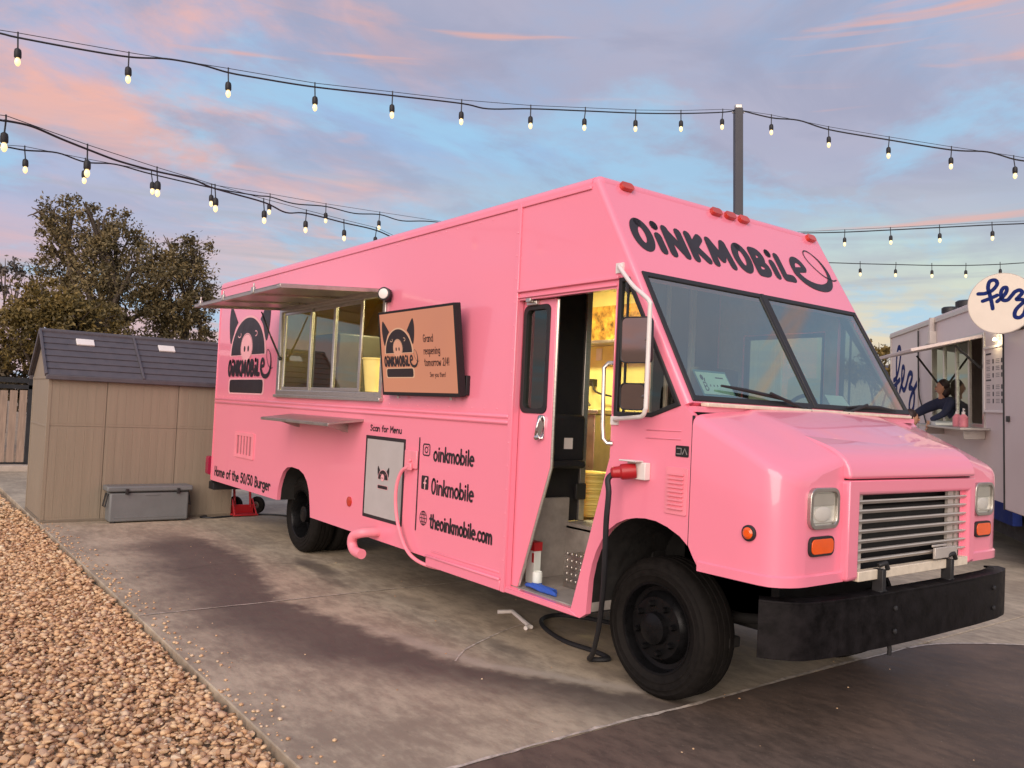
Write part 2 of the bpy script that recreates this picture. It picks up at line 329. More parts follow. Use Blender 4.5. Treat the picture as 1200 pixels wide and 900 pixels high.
# ------------------------------------------------------------------ mesh helpers
class MB:
    def __init__(self): self.v = []; self.f = []
    def add(self, vs, fs):
        b = len(self.v); self.v += [tuple(q) for q in vs]; self.f += [tuple(i+b for i in q) for q in fs]; return self
    def box(self, x0, x1, y0, y1, z0, z1):
        v = [(x, y, z) for x in (x0, x1) for y in (y0, y1) for z in (z0, z1)]
        return self.add(v, [(0, 1, 3, 2), (4, 6, 7, 5), (0, 4, 5, 1), (2, 3, 7, 6), (0, 2, 6, 4), (1, 5, 7, 3)])
    def obox(self, c, ax, ay, az, hx, hy, hz):
        c = Vector(c); v = [c+ax*sx_*hx+ay*sy_*hy+az*sz_*hz for sx_ in (-1, 1) for sy_ in (-1, 1) for sz_ in (-1, 1)]
        return self.add(v, [(0, 1, 3, 2), (4, 6, 7, 5), (0, 4, 5, 1), (2, 3, 7, 6), (0, 2, 6, 4), (1, 5, 7, 3)])
    def tube(self, pts, r, n=8, taper=None):
        pts = [Vector(p) for p in pts]; b = len(self.v); k = len(pts)
        t0 = (pts[1]-pts[0]).normalized(); nrm = t0.orthogonal().normalized()
        for i, p in enumerate(pts):
            t = ((pts[min(i+1, k-1)]-pts[max(i-1, 0)]) or t0).normalized()
            nrm = (nrm - t*nrm.dot(t)).normalized(); bn = t.cross(nrm)
            rr = r if taper is None else r*taper[i]
            for j in range(n):
                a = 2*PI*j/n; self.v.append(tuple(p+(nrm*math.cos(a)+bn*math.sin(a))*rr))
        for i in range(k-1):
            for j in range(n):
                self.f.append((b+i*n+j, b+i*n+(j+1) % n, b+(i+1)*n+(j+1) % n, b+(i+1)*n+j))
        self.f.append(tuple(b+j for j in range(n))[::-1]); self.f.append(tuple(b+(k-1)*n+j for j in range(n)))
        return self
    def lathe(self, prof, o, axis, n=24, cap=True):
        o = Vector(o); axis = Vector(axis).normalized(); e1 = axis.orthogonal().normalized(); e2 = axis.cross(e1); b = len(self.v)
        for (r, h) in prof:
            for j in range(n):
                a = 2*PI*j/n; self.v.append(tuple(o+axis*h+(e1*math.cos(a)+e2*math.sin(a))*r))
        for i in range(len(prof)-1):
            for j in range(n): self.f.append((b+i*n+j, b+i*n+(j+1) % n, b+(i+1)*n+(j+1) % n, b+(i+1)*n+j))
        if cap:
            self.f.append(tuple(b+j for j in range(n))[::-1]); self.f.append(tuple(b+(len(prof)-1)*n+j for j in range(n)))
        return self
    def ball(self, c, rx, ry, rz, n=10, m=7):
        c = Vector(c); b = len(self.v)
        for i in range(m+1):
            th = PI*i/m
            for j in range(n):
                a = 2*PI*j/n; self.v.append((c.x+rx*math.sin(th)*math.cos(a), c.y+ry*math.sin(th)*math.sin(a), c.z+rz*math.cos(th)))
        for i in range(m):
            for j in range(n): self.f.append((b+i*n+j, b+(i+1)*n+j, b+(i+1)*n+(j+1) % n, b+i*n+(j+1) % n))
        return self
    def prism(self, outer, fn, w0, w1, holes=()):
        loops = [list(outer)]+[list(h) for h in holes]; flat = [p for l in loops for p in l]
        tris = tessellate_polygon([[Vector((p[0], p[1], 0)) for p in l] for l in loops])
        nn = len(flat); b = len(self.v)
        for w in (w0, w1):
            for p in flat: self.v.append(tuple(fn(p[0], p[1], w)))
        for t in tris:
            self.f.append((b+t[0], b+t[1], b+t[2])); self.f.append((b+nn+t[2], b+nn+t[1], b+nn+t[0]))
        k = 0
        for l in loops:
            q = len(l)
            for i in range(q): self.f.append((b+k+i, b+k+(i+1) % q, b+nn+k+(i+1) % q, b+nn+k+i))
            k += q
        return self
    def pane(self, outer, fn, w0, w1): return self.flat(outer, fn, (w0+w1)/2)
    def flat(self, outer, fn, w):
        tris = tessellate_polygon([[Vector((p[0], p[1], 0)) for p in outer]]); b = len(self.v)
        for p in outer: self.v.append(tuple(fn(p[0], p[1], w)))
        for t in tris: self.f.append((b+t[0], b+t[1], b+t[2]))
        return self
    def stroke(self, pts, wd, fn, w, caps=True, jit=0):
        """a painted ribbon along 2D points"""
        k = len(pts); wds = wd if isinstance(wd, (list, tuple)) else [wd]*k
        P = [Vector((p[0], p[1])) for p in pts]; Lf = []; Rt = []
        for i in range(k):
            d = P[min(i+1, k-1)]-P[max(i-1, 0)]
            if d.length < 1e-9: d = Vector((1, 0))
            d.normalize(); nn = Vector((-d.y, d.x))*wds[i]/2
            Lf.append(P[i]+nn); Rt.append(P[i]-nn)
        b = len(self.v)
        for a_, c_ in zip(Lf, Rt): self.v.append(tuple(fn(a_.x, a_.y, w))); self.v.append(tuple(fn(c_.x, c_.y, w)))
        for i in range(k-1): self.f.append((b+2*i, b+2*i+1, b+2*i+3, b+2*i+2))
        if caps:
            for p, wdd in ((P[0], wds[0]), (P[-1], wds[-1])):
                b = len(self.v); m_ = 10
                for j in range(m_):
                    a = 2*PI*j/m_; self.v.append(tuple(fn(p.x+math.cos(a)*wdd/2, p.y+math.sin(a)*wdd/2, w+.0002)))
                self.f.append(tuple(range(b, b+m_)))
        return self
    def build(self, name, m, parent=None, smooth=True, bevel=0, seg=2, ang=35, fix=True):
        me = bpy.data.meshes.new(name); me.from_pydata(self.v, [], self.f)
        if fix:
            bm = bmesh.new(); bm.from_mesh(me); bmesh.ops.recalc_face_normals(bm, faces=bm.faces); bm.to_mesh(me); bm.free()
        me.materials.append(M[m] if isinstance(m, str) else m)
        if smooth:
            me.polygons.foreach_set('use_smooth', [True]*len(me.polygons)); me.set_sharp_from_angle(angle=math.radians(ang))
        me.update()
        o = bpy.data.objects.new(name, me); COL.objects.link(o)
        if bevel:
            bv = o.modifiers.new('bevel', 'BEVEL'); bv.width = bevel; bv.segments = seg; bv.limit_method = 'ANGLE'; bv.angle_limit = math.radians(40)
        if parent is not None: adopt(o, parent)
        return o
WORLD = {}
def adopt(o, p):
    o.parent = p; o.matrix_parent_inverse = WORLD.get(p.name, Matrix()).inverted()
def tag(o, label=None, cat=None, group=None, kind=None):
    for k, v in (('label', label), ('category', cat), ('group', group), ('kind', kind)):
        if v: o[k] = v
    return o
def thing(name, label, cat, loc=(0, 0, 0), group=None):
    o = bpy.data.objects.new(name, None); COL.objects.link(o); o.location = loc; o.empty_display_size = .2
    WORLD[o.name] = Matrix.Translation(Vector(loc))
    return tag(o, label, cat, group)
def copy_tree(o, parent=None):
    c = o.copy(); COL.objects.link(c)
    if parent is not None: c.parent = parent
    for ch in [q for q in bpy.data.objects if q.parent == o and q is not c]: copy_tree(ch, c)
    return c
def part(name, m, parent, fn, **k):
    b = MB(); fn(b); return b.build(name, m, parent, **k)
def rrect(u0, u1, v0, v1, r, n=4):
    out = []
    for cx, cy, a0 in ((u1-r, v1-r, 0), (u0+r, v1-r, 90), (u0+r, v0+r, 180), (u1-r, v0+r, 270)):
        for i in range(n+1):
            a = math.radians(a0+90*i/n); out.append((cx+r*math.cos(a), cy+r*math.sin(a)))
    return out
def arc(cx, cy, rx, ry, a0, a1, n=None):
    n = n or max(4, int(abs(a1-a0)/18))
    return [(cx+rx*math.cos(math.radians(a0+(a1-a0)*i/n)), cy+ry*math.sin(math.radians(a0+(a1-a0)*i/n))) for i in range(n+1)]
def smooth_path(pts, n=6):
    pts = [Vector(p) for p in pts]; out = []; k = len(pts)
    for i in range(k-1):
        p0, p1, p2, p3 = pts[max(i-1, 0)], pts[i], pts[i+1], pts[min(i+2, k-1)]
        for j in range(n):
            t = j/n; out.append(.5*((2*p1)+(p2-p0)*t+(2*p0-5*p1+4*p2-p3)*t*t+(3*p1-p0-3*p2+p3)*t**3))
    out.append(pts[-1]); return out
def sm2(pts, n=5): return [(p.x, p.y) for p in smooth_path([Vector((a, b, 0)) for a, b in pts], n)]

# ------------------------------------------------------------------ lettering: every glyph is drawn as brush strokes
def bowl(cx=.28): return arc(cx, .31, .24, .31, 90, 450)
G = {
 'o': (.60, [bowl()]), 'i': (.24, [[(.1, .62), (.11, 0)], [(.1, .88), (.11, .9)]]),
 'n': (.60, [[(.06, .62), (.06, 0)], [(.06, .36)]+arc(.28, .36, .21, .25, 165, 0)+[(.50, 0)]]),
 'k': (.52, [[(.06, 1), (.06, 0)], [(.42, .62), (.08, .27)], [(.2, .36), (.46, 0)]]),
 'm': (.88, [[(.06, .62), (.06, 0)], [(.06, .38)]+arc(.24, .38, .17, .23, 165, 0)+[(.42, 0)], [(.42, .38)]+arc(.6, .38, .17, .23, 165, 0)+[(.78, 0)]]),
 'b': (.58, [[(.06, 1), (.06, 0)], arc(.29, .3, .23, .29, 180, -180)]), 'l': (.24, [[(.1, 1), (.11, 0)]]),
 'e': (.58, [[(.06, .33), (.5, .36)]+arc(.28, .31, .24, .31, 10, 300)]),
 't': (.44, [[(.2, .95), (.18, .15), (.26, .02), (.36, .05)], [(.02, .66), (.4, .68)]]),
 'h': (.58, [[(.06, 1), (.06, 0)], [(.06, .36)]+arc(.28, .36, .21, .25, 165, 0)+[(.50, 0)]]),
 'c': (.52, [arc(.3, .31, .25, .31, 50, 310)]), '.': (.2, [[(.09, .03), (.1, .04)]]),
 'f': (.42, [arc(.32, .78, .14, .2, 70, 180)+[(.18, 0)], [(.02, .6), (.36, .62)]]),
 'r': (.42, [[(.06, .62), (.06, 0)], [(.06, .35)]+arc(.26, .38, .19, .23, 165, 40)]),
 'u': (.58, [[(.06, .62)]+arc(.27, .24, .21, .24, 180, 360)+[(.48, .62)], [(.48, .62), (.50, 0)]]),
 'g': (.58, [arc(.28, .33, .22, .28, 0, 360), [(.5, .62)]+arc(.28, -.1, .22, .22, 0, -150)]),
 'a': (.58, [bowl(.27), [(.5, .62), (.52, 0)]]), 's': (.46, [sm2([(.38, .55), (.22, .62), (.08, .5), (.2, .34), (.36, .2), (.22, .0), (.05, .08)])]),
 'p': (.58, [[(.06, .62), (.06, -.36)], arc(.29, .31, .23, .29, 180, -180)]), 'w': (.74, [[(.04, .62), (.18, 0), (.34, .5), (.5, 0), (.66, .62)]]),
 'd': (.58, [bowl(.27), [(.5, 1), (.51, 0)]]), 'y': (.52, [[(.04, .62), (.24, .05)], [(.46, .62), (.14, -.36)]]),
 'z': (.5, [[(.05, .6), (.42, .6), (.05, .02), (.45, .02)]]), 'v': (.5, [[(.04, .62), (.22, 0), (.42, .62)]]),
 'S': (.58, [sm2([(.5, .85), (.3, 1), (.1, .82), (.24, .58), (.46, .36), (.34, .04), (.06, .1)])]),
 'M': (.80, [[(.06, 0), (.1, 1), (.38, .4), (.66, 1), (.72, 0)]]), 'H': (.62, [[(.07, 1), (.07, 0)], [(.52, 1), (.52, 0)], [(.07, .5), (.52, .52)]]),
 'B': (.60, [[(.08, 1), (.08, 0)], [(.08, 1)]+arc(.24, .76, .22, .24, 90, -90)+[(.08, .52)], [(.08, .52)]+arc(.26, .26, .26, .26, 90, -90)+[(.08, 0)]]),
 'O': (.64, [arc(.3, .5, .24, .5, 90, 450)]), 'G': (.66, [arc(.34, .5, .28, .5, 50, 330)+[(.58, .45), (.36, .45)]]),
 '5': (.56, [[(.46, 1), (.12, 1), (.1, .58)]+arc(.25, .32, .23, .32, 120, -140)]), '0': (.58, [arc(.28, .5, .21, .5, 90, 450)]),
 '/': (.44, [[(.38, 1.02), (.05, -.05)]]), '2': (.54, [arc(.25, .72, .2, .28, 160, -20)+[(.05, .02), (.48, .02)]]),
 '4': (.56, [[(.36, 0), (.38, 1), (.04, .32), (.5, .32)]]), '1': (.3, [[(.05, .8), (.17, 1), (.17, 0)]]), '!': (.24, [[(.12, 1), (.1, .32)], [(.1, .04), (.1, .05)]]), ' ': (.34, []),
 'N': (.64, [[(.08, 0), (.08, 1), (.5, 0), (.52, 1)]]), 'K': (.6, [[(.08, 1), (.08, 0)], [(.5, 1), (.12, .46)], [(.2, .55), (.52, 0)]]), 'L': (.5, [[(.1, 1), (.1, .06), (.46, .06)]]),
}
def words(name, m, parent, s_, fn, u0, u1, v0, h, th, w, gap=.06):
    tot = sum(G[c][0]+gap for c in s_)-gap; sc = (u1-u0)/tot; u = 0
    for wd in s_.split(' '):
        L_ = sum(G[c][0]+gap for c in wd)-gap
        part(name, m, parent, lambda b: text(b, wd, fn, u0+u*sc, u0+(u+L_)*sc, v0, h, th, w, gap), smooth=False)
        u += L_+gap+G[' '][0]+gap
def dens(pts, step=.05):
    out = [pts[0]]
    for a, b in zip(pts, pts[1:]):
        d = math.hypot(b[0]-a[0], b[1]-a[1]); k = max(1, int(d/step))
        out += [(a[0]+(b[0]-a[0])*i/k, a[1]+(b[1]-a[1])*i/k) for i in range(1, k+1)]
    return out
def text(b, s, fn, u0, u1, v0, h, th, w, gap=.06):
    tot = sum(G[c][0]+gap for c in s)-gap; sc = (u1-u0)/tot; u = 0
    for ci, c in enumerate(s):
        wd, st = G[c]
        for si, q in enumerate(st):
            pts = [(u0+(u+x)*sc, v0+y*h) for x, y in q]
            # corners are separate straight ribbons with round joins
            run = [pts[0]]; k = 0
            for i in range(1, len(pts)):
                run.append(pts[i])
                if i < len(pts)-1:
                    a = Vector(pts[i])-Vector(pts[i-1]); c2 = Vector(pts[i+1])-Vector(pts[i])
                    if a.length > 1e-7 and c2.length > 1e-7 and a.angle(c2) > .9:
                        b.stroke(run, th, fn, w+.0003*((k+si) % 3)); run = [pts[i]]; k += 1
            b.stroke(run, th, fn, w+.0003*((k+si) % 3))
        u += wd+gap

# ------------------------------------------------------------------ ground
def ground():
    b = MB(); R_ = 600
    b.add([(-R_, -R_, -.075), (R_, -R_, -.075), (R_, R_, -.075), (-R_, R_, -.075)], [(0, 1, 2, 3)])
    tag(b.build('ground', 'soil', smooth=False), kind='structure')
ground()
slab = bpy.data.objects.new('pavement', None); COL.objects.link(slab); WORLD['pavement'] = Matrix(); tag(slab, kind='structure')
xs_ = [-26, -15.3, -8.9, -3.10, .205]
ys_ = [-1.87, 3.02, 8.0, 14, 30]
for i in range(len(xs_)-1):
    for j in range(len(ys_)-1):
        if i == 0: continue
        x0, x1, y0, y1 = xs_[i]+.005, xs_[i+1]-.005, ys_[j]+(.004 if j else 0), ys_[j+1]-.004
        part('concrete_slab', 'concrete', slab, lambda b: b.box(x0, x1, y0, y1, -.12, 0), smooth=False, bevel=.006, seg=1)
# curved edge of the dark drive on the far right
drive = [(.215, -6), (.215, 2.70), (.26, 3.0), (.42, 3.34), (.66, 3.70), (1.2, 4.3), (2.4, 5.2), (5, 6.6), (12, 9), (40, 14), (40, -40), (.215, -40)]
part('dark_drive', 'asphalt', slab, lambda b: b.prism(drive, lambda u, v, w: (u, v, w), -.12, 0.002), smooth=False)
far = [(.215, 3.03), (.27, 3.05), (.42, 3.345), (.66, 3.705), (1.2, 4.305), (2.4, 5.205), (5, 6.605), (12, 9.005), (40, 14.01), (40, 40), (.215, 40)]
part('concrete_slab', 'concrete', slab, lambda b: b.prism(far, lambda u, v, w: (u, v, w), -.12, -.001), smooth=False)
def seal(b):
    pts = [(.208+.012*math.sin(y*3.1)+random.uniform(-.006, .006), y) for y in np.arange(-1.86, 2.75, .07)]
    b.stroke(pts, [random.uniform(.014, .034) for _ in pts], lambda u, v, w: (u, v, w), .0055, caps=False)
    pts = [(.225, 2.72), (.27, 3.0), (.42, 3.33), (.66, 3.69), (1.2, 4.29), (2.4, 5.19)]
    pts = sm2(pts, 6); b.stroke(pts, .03, lambda u, v, w: (u, v, w), .0055, caps=False)
part('joint_sealant', 'caulk', slab, seal, smooth=False)
def seal2(b):
    pts = [(-3.10+random.uniform(-.004, .004), y) for y in np.arange(-1.86, 3.0, .08)]
    b.stroke(pts, [random.uniform(.008, .018) for _ in pts], lambda u, v, w: (u, v, w), .0035, caps=False)
    pts = sm2([(-1.1, -.42), (-1.28, -.22), (-1.45, .1), (-1.6, .45), (-1.7, .9)], 5)
    b.stroke(pts, [random.uniform(.008, .02) for _ in pts], lambda u, v, w: (u, v, w), .0035, caps=False)
part('joint_sealant', 'caulk', slab, seal2, smooth=False)
def crack(b, pts, w0):
    q = sm2(pts, 9); q = [(x+random.uniform(-.006, .006), y+random.uniform(-.006, .006)) for x, y in q]
    b.stroke(q, [w0*random.uniform(.5, 1.2) for _ in q], lambda u, v, w: (u, v, w), .0045, caps=False)
for pts, w0 in (([(-.20, 1.7), (-.43, 2.18), (-.55, 2.78), (-.8, 3.0)], .010), ([(-4.9, -1.86), (-4.6, -1.3), (-4.75, -.7), (-4.5, -.1)], .005)):
    part('crack', 'under', slab, lambda b: crack(b, pts, w0), smooth=False)

# gravel: the nearest 300 stones one by one, the rest joined
bed = MB().add([(-13.5, -9, -.055), (3, -9, -.055), (3, -1.875, -.055), (-13.5, -1.875, -.055)], [(0, 1, 2, 3)]).build('gravel_bed', 'soil', smooth=False)
tag(bed, kind='structure'); WORLD[bed.name] = Matrix()
def ico(sub):
    bm = bmesh.new(); bmesh.ops.create_icosphere(bm, subdivisions=sub, radius=1)
    v = np.array([x.co[:] for x in bm.verts]); f = [tuple(q.index for q in p.verts) for p in bm.faces]; bm.free(); return v, f
IV, IF = ico(2); IV1, IF1 = ico(1)
def project(P):
    d = P-CAM; z = d.dot(CF); return (600+FPX*d.dot(CR)/z, 450-FPX*d.dot(CU)/z, z)
def stones():
    cand = []
    def fill(x0, x1, y0, y1, n, smin, smax):
        for _ in range(n):
            x = random.uniform(x0, x1); y = random.uniform(y0, y1); s = smin+(smax-smin)*random.random()**1.6
            cand.append((x, y, s))
    fill(-3.2, .6, -4.2, -1.89, 20000, .011, .028)
    fill(-6.2, -3.2, -4.4, -1.89, 14000, .012, .030)
    fill(-9.6, -6.2, -4.6, -1.89, 10000, .015, .032)
    fill(-13.4, -9.6, -6.5, -1.95, 5200, .024, .042)
    fill(.6, 2.6, -4.2, -1.89, 1600, .02, .042); fill(-6, 2, -7.5, -4.3, 3000, .025, .05)
    near = []; V = []; F = []; nb = 0
    info = []
    for (x, y, s) in cand:
        px, py, z = project(Vector((x, y, 0))); vis = z > .5 and -10 < px < 1210 and py < 915
        info.append((x, y, s, s/z if vis else 0))
    order = sorted(range(len(info)), key=lambda i: -info[i][3]); singles = set(order[:300])
    base = [(lambda k: np.clip(IV, *sorted(rng.uniform((-.95, .55), (-.55, .95))))*(1+.16*np.sin(IV@rng.normal(size=(3, 3))*2.4+rng.uniform(0, 6, 3))))(k) for k in range(10)]
    base1 = [IV1*(1+.24*np.sin(IV1@rng.normal(size=(3, 3))*2.4+rng.uniform(0, 6, 3))) for k in range(14)]
    smes = []
    for k in range(10):
        me = bpy.data.meshes.new('stone'); me.from_pydata(base[k].tolist(), [], IF); me.materials.append(M['stone'])
        me.polygons.foreach_set('use_smooth', [True]*len(me.polygons)); me.set_sharp_from_angle(angle=math.radians(28)); smes.append(me)
    for i, (x, y, s, k) in enumerate(info):
        sx_, sy_, sz_ = s*random.uniform(.8, 1.25), s*random.uniform(.6, 1.0), s*random.uniform(.3, .6)
        z = -.05+sz_*.5+random.random()**2*.042
        if y > -1.93: z -= .008
        a, t1, t2 = random.uniform(0, 2*PI), random.gauss(0, .28), random.gauss(0, .28)
        if i in singles:
            o = bpy.data.objects.new('stone', smes[i % 10]); COL.objects.link(o); o.location = (x, y, z); o.scale = (sx_, sy_, sz_); o.rotation_euler = (t1, t2, a); o.parent = bed
        else:
            bv, bf = (base[i % 10], IF) if k > .012 else (base1[i % 14], IF1)
            Rm = np.array(Matrix.Rotation(a, 3, 'Z') @ Matrix.Rotation(t1, 3, 'X') @ Matrix.Rotation(t2, 3, 'Y'))
            V.append((bv*np.array([sx_, sy_, sz_]))@Rm.T+np.array([x, y, z])); F.append(np.array(bf)+nb); nb += len(bv)
    V = np.vstack(V); F = np.vstack(F)
    me = bpy.data.meshes.new('gravel'); me.vertices.add(len(V)); me.vertices.foreach_set('co', V.ravel()); me.loops.add(F.size); me.loops.foreach_set('vertex_index', F.ravel())
    me.polygons.add(len(F)); me.polygons.foreach_set('loop_start', np.arange(0, F.size, 3)); me.polygons.foreach_set('loop_total', np.full(len(F), 3)); me.update(calc_edges=True)
    me.materials.append(M['stone'])
    o = bpy.data.objects.new('gravel', me); COL.objects.link(o); o.parent = bed; o['kind'] = 'stuff'
stones()
def grit():
    b = MB()
    for k in range(420):
        if k < 300: x = random.uniform(-8.5, .1); y = -1.86+abs(random.gauss(0, .10)); r = random.uniform(.004, .014)
        else: x = random.uniform(-6, 2.2); y = random.uniform(-1.7, 3.5); r = random.uniform(.003, .007)
        if k >= 300 and x > .2 and y > 2.6: continue
        v = IV1*np.array([r*random.uniform(.8, 1.4), r, r*.6])*(1+.2*np.sin(IV1*3+k)); b.add((v+np.array([x, y, r*.5])).tolist(), IF1)
    o = b.build('grit', 'stone', slab, smooth=False); o['kind'] = 'stuff'
grit()
part('kerb_strip', 'kerb', None, lambda b: b.box(-15.42, -15.1, -9, 4, -.1, .10), bevel=.01)['kind'] = 'structure'

# ------------------------------------------------------------------ the pink food truck
WD = 2.36
T = thing('food_truck', 'bright pink food truck with black lettering, open side door and black front bumper', 'food truck', (-3, 1.18, 0))
side = lambda u, v, w: (u, w, v)          # w runs inwards (+y); negative stands proud of the near side
farside = lambda u, v, w: (u, WD-w, v)
P0 = Vector((-.43, 0, 3.10)); SD = Vector((.81, 0, -1.39)).normalized(); SN = Vector((1.39, 0, .81)).normalized()
slant = lambda u, v, w: tuple(P0+SD*v+SN*w+Vector((0, u, 0)))
front = lambda u, v, w: (w, u, v)

ARCH_F = [(-.353, .421), (-.339, .629), (-.317, .726), (-.285, .81), (-.233, .896), (-.185, .953), (-.121, .998), (-.047, 1.030), (.026, 1.047), (.10, 1.054), (.18, 1.050), (.262, 1.030), (.353, .993), (.409, .952)]
ARCH_R = [(-5.294, .537), (-5.275, .66), (-5.23, .76), (-5.16, .85), (-5.06, .905), (-4.927, .922), (-4.744, .912), (-4.62, .875), (-4.53, .81), (-4.47, .72), (-4.435, .6), (-4.407, .467)]
OUT = [(-7.56, .537)]+ARCH_R+[(-2.172, .45), (-2.170, .39), (-1.16, .388), (-.407, .386)]+ARCH_F+[(.412, 1.64), (.345, 1.70), (-.44, 3.047), (-7.56, 3.047)]
DOOR = [(-1.155, .43), (-1.155, 2.372), (-.205, 2.372), (-.205, 1.37), (-.49, .424)]
QWIN = [(-.182, 2.432), (-.10, 2.432), (.328, 1.690), (.119, 1.620), (-.182, 1.615)]
SERV = [(-5.40, 1.70), (-3.06, 1.70), (-3.06, 2.58), (-5.40, 2.58)]
def shell(b):
    b.prism(OUT, side, 0, .04, [DOOR, QWIN, SERV])
    FARWIN = [(-.182, 2.432), (-.10, 2.432), (.328, 1.690), (.119, 1.620), (-.182, 1.615)]
    FD = [(-1.05, 1.62), (-.30, 1.62), (-.30, 2.33), (-1.05, 2.33)]
    b.prism(OUT, farside, 0, .04, [FARWIN, FD])
    # roof sheet with rounded rails, rear wall, rounded corner posts
    b.box(-7.55, -.47, .05, WD-.05, 3.06, 3.10)
    for y in (.05, WD-.05): b.tube([(-7.555, y, 3.05), (-.47, y, 3.05)], .05, 20)
    b.box(-7.59, -7.55, .03, WD-.03, .537, 3.06)
    for y in (.03, WD-.03): b.tube([(-7.56, y, .537), (-7.56, y, 3.06)], .03, 16)
    b.tube([(-7.545, .05, 3.055), (-7.545, WD-.05, 3.055)], .045, 16)
    # sloping front with the windscreen opening
    b.prism([(.03, .05), (WD-.03, .05), (WD-.03, 1.609), (.03, 1.609)], slant, -.04, 0, [[(.058, .765), (WD-.058, .765), (WD-.045, 1.588), (.045, 1.588)]])
    for y in (.03, WD-.03):
        b.tube([P0+SD*.04-SN*.03+Vector((0, y, 0)), P0+SD*1.609-SN*.03+Vector((0, y, 0))], .03, 16)
    b.tube([(-.45, .045, 3.05), (-.45, WD-.045, 3.05)], .05, 20)
    for y in (.05, WD-.05): b.ball((-.45, y, 3.05), .05, .05, .05, 14, 10)
    b.box(.33, .41, .03, WD-.03, 1.66, 1.69)
part('body', 'pink', T, shell, ang=32)
# mouldings
def belt(b):
    for z in (1.535, 1.575): b.tube([(-7.54, -.004, z+.012), (-1.205, -.004, z)], .016, 8)
    b.prism([(-7.54, 1.545), (-1.205, 1.535), (-1.205, 1.575), (-7.54, 1.587)], side, -.008, 0)
    b.prism([(-1.203, .388), (-1.157, .388), (-1.157, 3.04), (-1.203, 3.04)], side, -.016, 0)
    b.prism([(-7.54, 3.012), (-.46, 3.012), (-.46, 3.032), (-7.54, 3.032)], side, -.012, 0)
    b.prism([(-7.56, .545), (-7.535, .545), (-7.535, 3.0), (-7.56, 3.0)], side, -.008, 0)
    b.prism([(-2.170, .392), (-1.205, .392), (-1.205, .475), (-2.170, .475)], side, -.020, 0)
    b.tube([(-2.17, -.02, .468), (-1.205, -.02, .468)], .012, 8)
    b.prism([(-2.12, .50), (-1.24, .50), (-1.24, .515), (-2.12, .515)], side, -.006, 0)
    b.prism([(-1.155, 2.425), (-.18, 2.425), (-.18, 2.445), (-1.155, 2.445)], side, -.022, 0)
    b.prism([(-1.155, 2.385), (-.20, 2.385), (-.20, 2.398), (-1.155, 2.398)], side, -.014, 0)
    # door frame, lower sill and jamb
    b.prism([(-1.155, .392), (-.41, .392), (-.49, .420), (-1.155, .424)], side, -.012, 0)
    b.prism([(-.20, 1.63), (-.20, 2.37), (-.19, 2.37), (-.19, 1.63)], side, -.010, 0)
    # pressed ribs under the quarter window
    for z in (1.50, 1.545): b.prism([(.08, z), (.34, z+.005), (.34, z+.012), (.08, z+.007)], side, -.006, 0)
part('moulding', 'pink', T, belt, bevel=.003, seg=1)
def rivets(b):
    for x in np.arange(-7.4, -1.3, .155):
        for z in (1.625, 2.985):
            if z < 2 and -5.45 < x < -3.0: continue
            b.ball((x, -.001, z), .006, .004, .006, 6, 4)
    for z in np.arange(.6, 3.0, .16): b.ball((-1.18, -.017, z), .006, .004, .006, 6, 4)
part('rivet', 'pink', T, rivets)['kind'] = 'stuff'
# front end: bonnet and wings in one lofted pressing
ST = [(.414, 0, .952, 1.645, 1.695), (.45, 0, .895, 1.630, 1.680), (.49, 0, .843, 1.612, 1.665), (.70, 0, .838, 1.517, 1.585), (.86, 0, .834, 1.440, 1.515),
      (.915, .014, .833, 1.413, 1.490), (.948, .045, .833, 1.396, 1.474), (.972, .085, .833, 1.380, 1.460), (.986, .13, .833, 1.362, 1.442), (.992, .185, .833, 1.342, 1.42)]
def half(s):
    x, y0, zb, zt, zc_ = s
    return [(y0, zb), (y0, (zb+zt)/2), (y0, zt-.055), (y0+.008, zt-.028), (y0+.028, zt-.008), (y0+.06, zt+.002), (.25+y0*.3, zt+(zc_-zt)*.42), (.42, zc_-.018), (.48, zc_-.003), (.56, zc_+.002), (WD/2, zc_+.014)]
def nose(b):
    rows = []
    for s in ST:
        h = half(s); rows.append([(s[0], y, z) for y, z in h]+[(s[0], WD-y, z) for y, z in h[-2::-1]])
    k = len(rows[0]); vs = [p for r in rows for p in r]; fs = []
    for i in range(len(rows)-1):
        for j in range(k-1): fs.append((i*k+j, i*k+j+1, (i+1)*k+j+1, (i+1)*k+j))
    b.add(vs, fs)
    last = [(p[1], p[2]) for p in rows[-1]]
    loops = [last, [(.60, .85), (1.76, .85), (1.76, 1.265), (.60, 1.265)]]
    flat = [p for l in loops for p in l]; tris = tessellate_polygon([[Vector((*p, 0)) for p in l] for l in loops])
    b.add([(.992, *p) for p in flat], tris)
part('front_wing', 'pink', T, nose, ang=42)
for mir in (False, True):
    def trim(b):
        path = [(.487, 0), (.70, 0), (.86, 0), (.915, .014), (.948, .045), (.972, .085), (.986, .13), (.992, .185), (.992, .50)]
        outp = [(.487, -.012), (.70, -.012), (.862, -.012), (.921, .002), (.957, .036), (.982, .078), (.998, .126), (1.005, .185), (1.005, .50)]
        Y = (lambda y: WD-y) if mir else (lambda y: y)
        vs = []
        for (a, c), (e, g_) in zip(path, outp):
            vs += [(a, Y(c), .834), (e, Y(g_), .834), (e, Y(g_), .880), (a, Y(c), .888)]
        fs = []
        for i in range(len(path)-1):
            for j in range(4): fs.append((4*i+j, 4*i+(j+1) % 4, 4*i+4+(j+1) % 4, 4*i+4+j))
        b.add(vs, fs+[(0, 1, 2, 3), tuple(len(vs)-4+q for q in range(4))])
    part('wing_lip', 'pink', T, trim, ang=50)
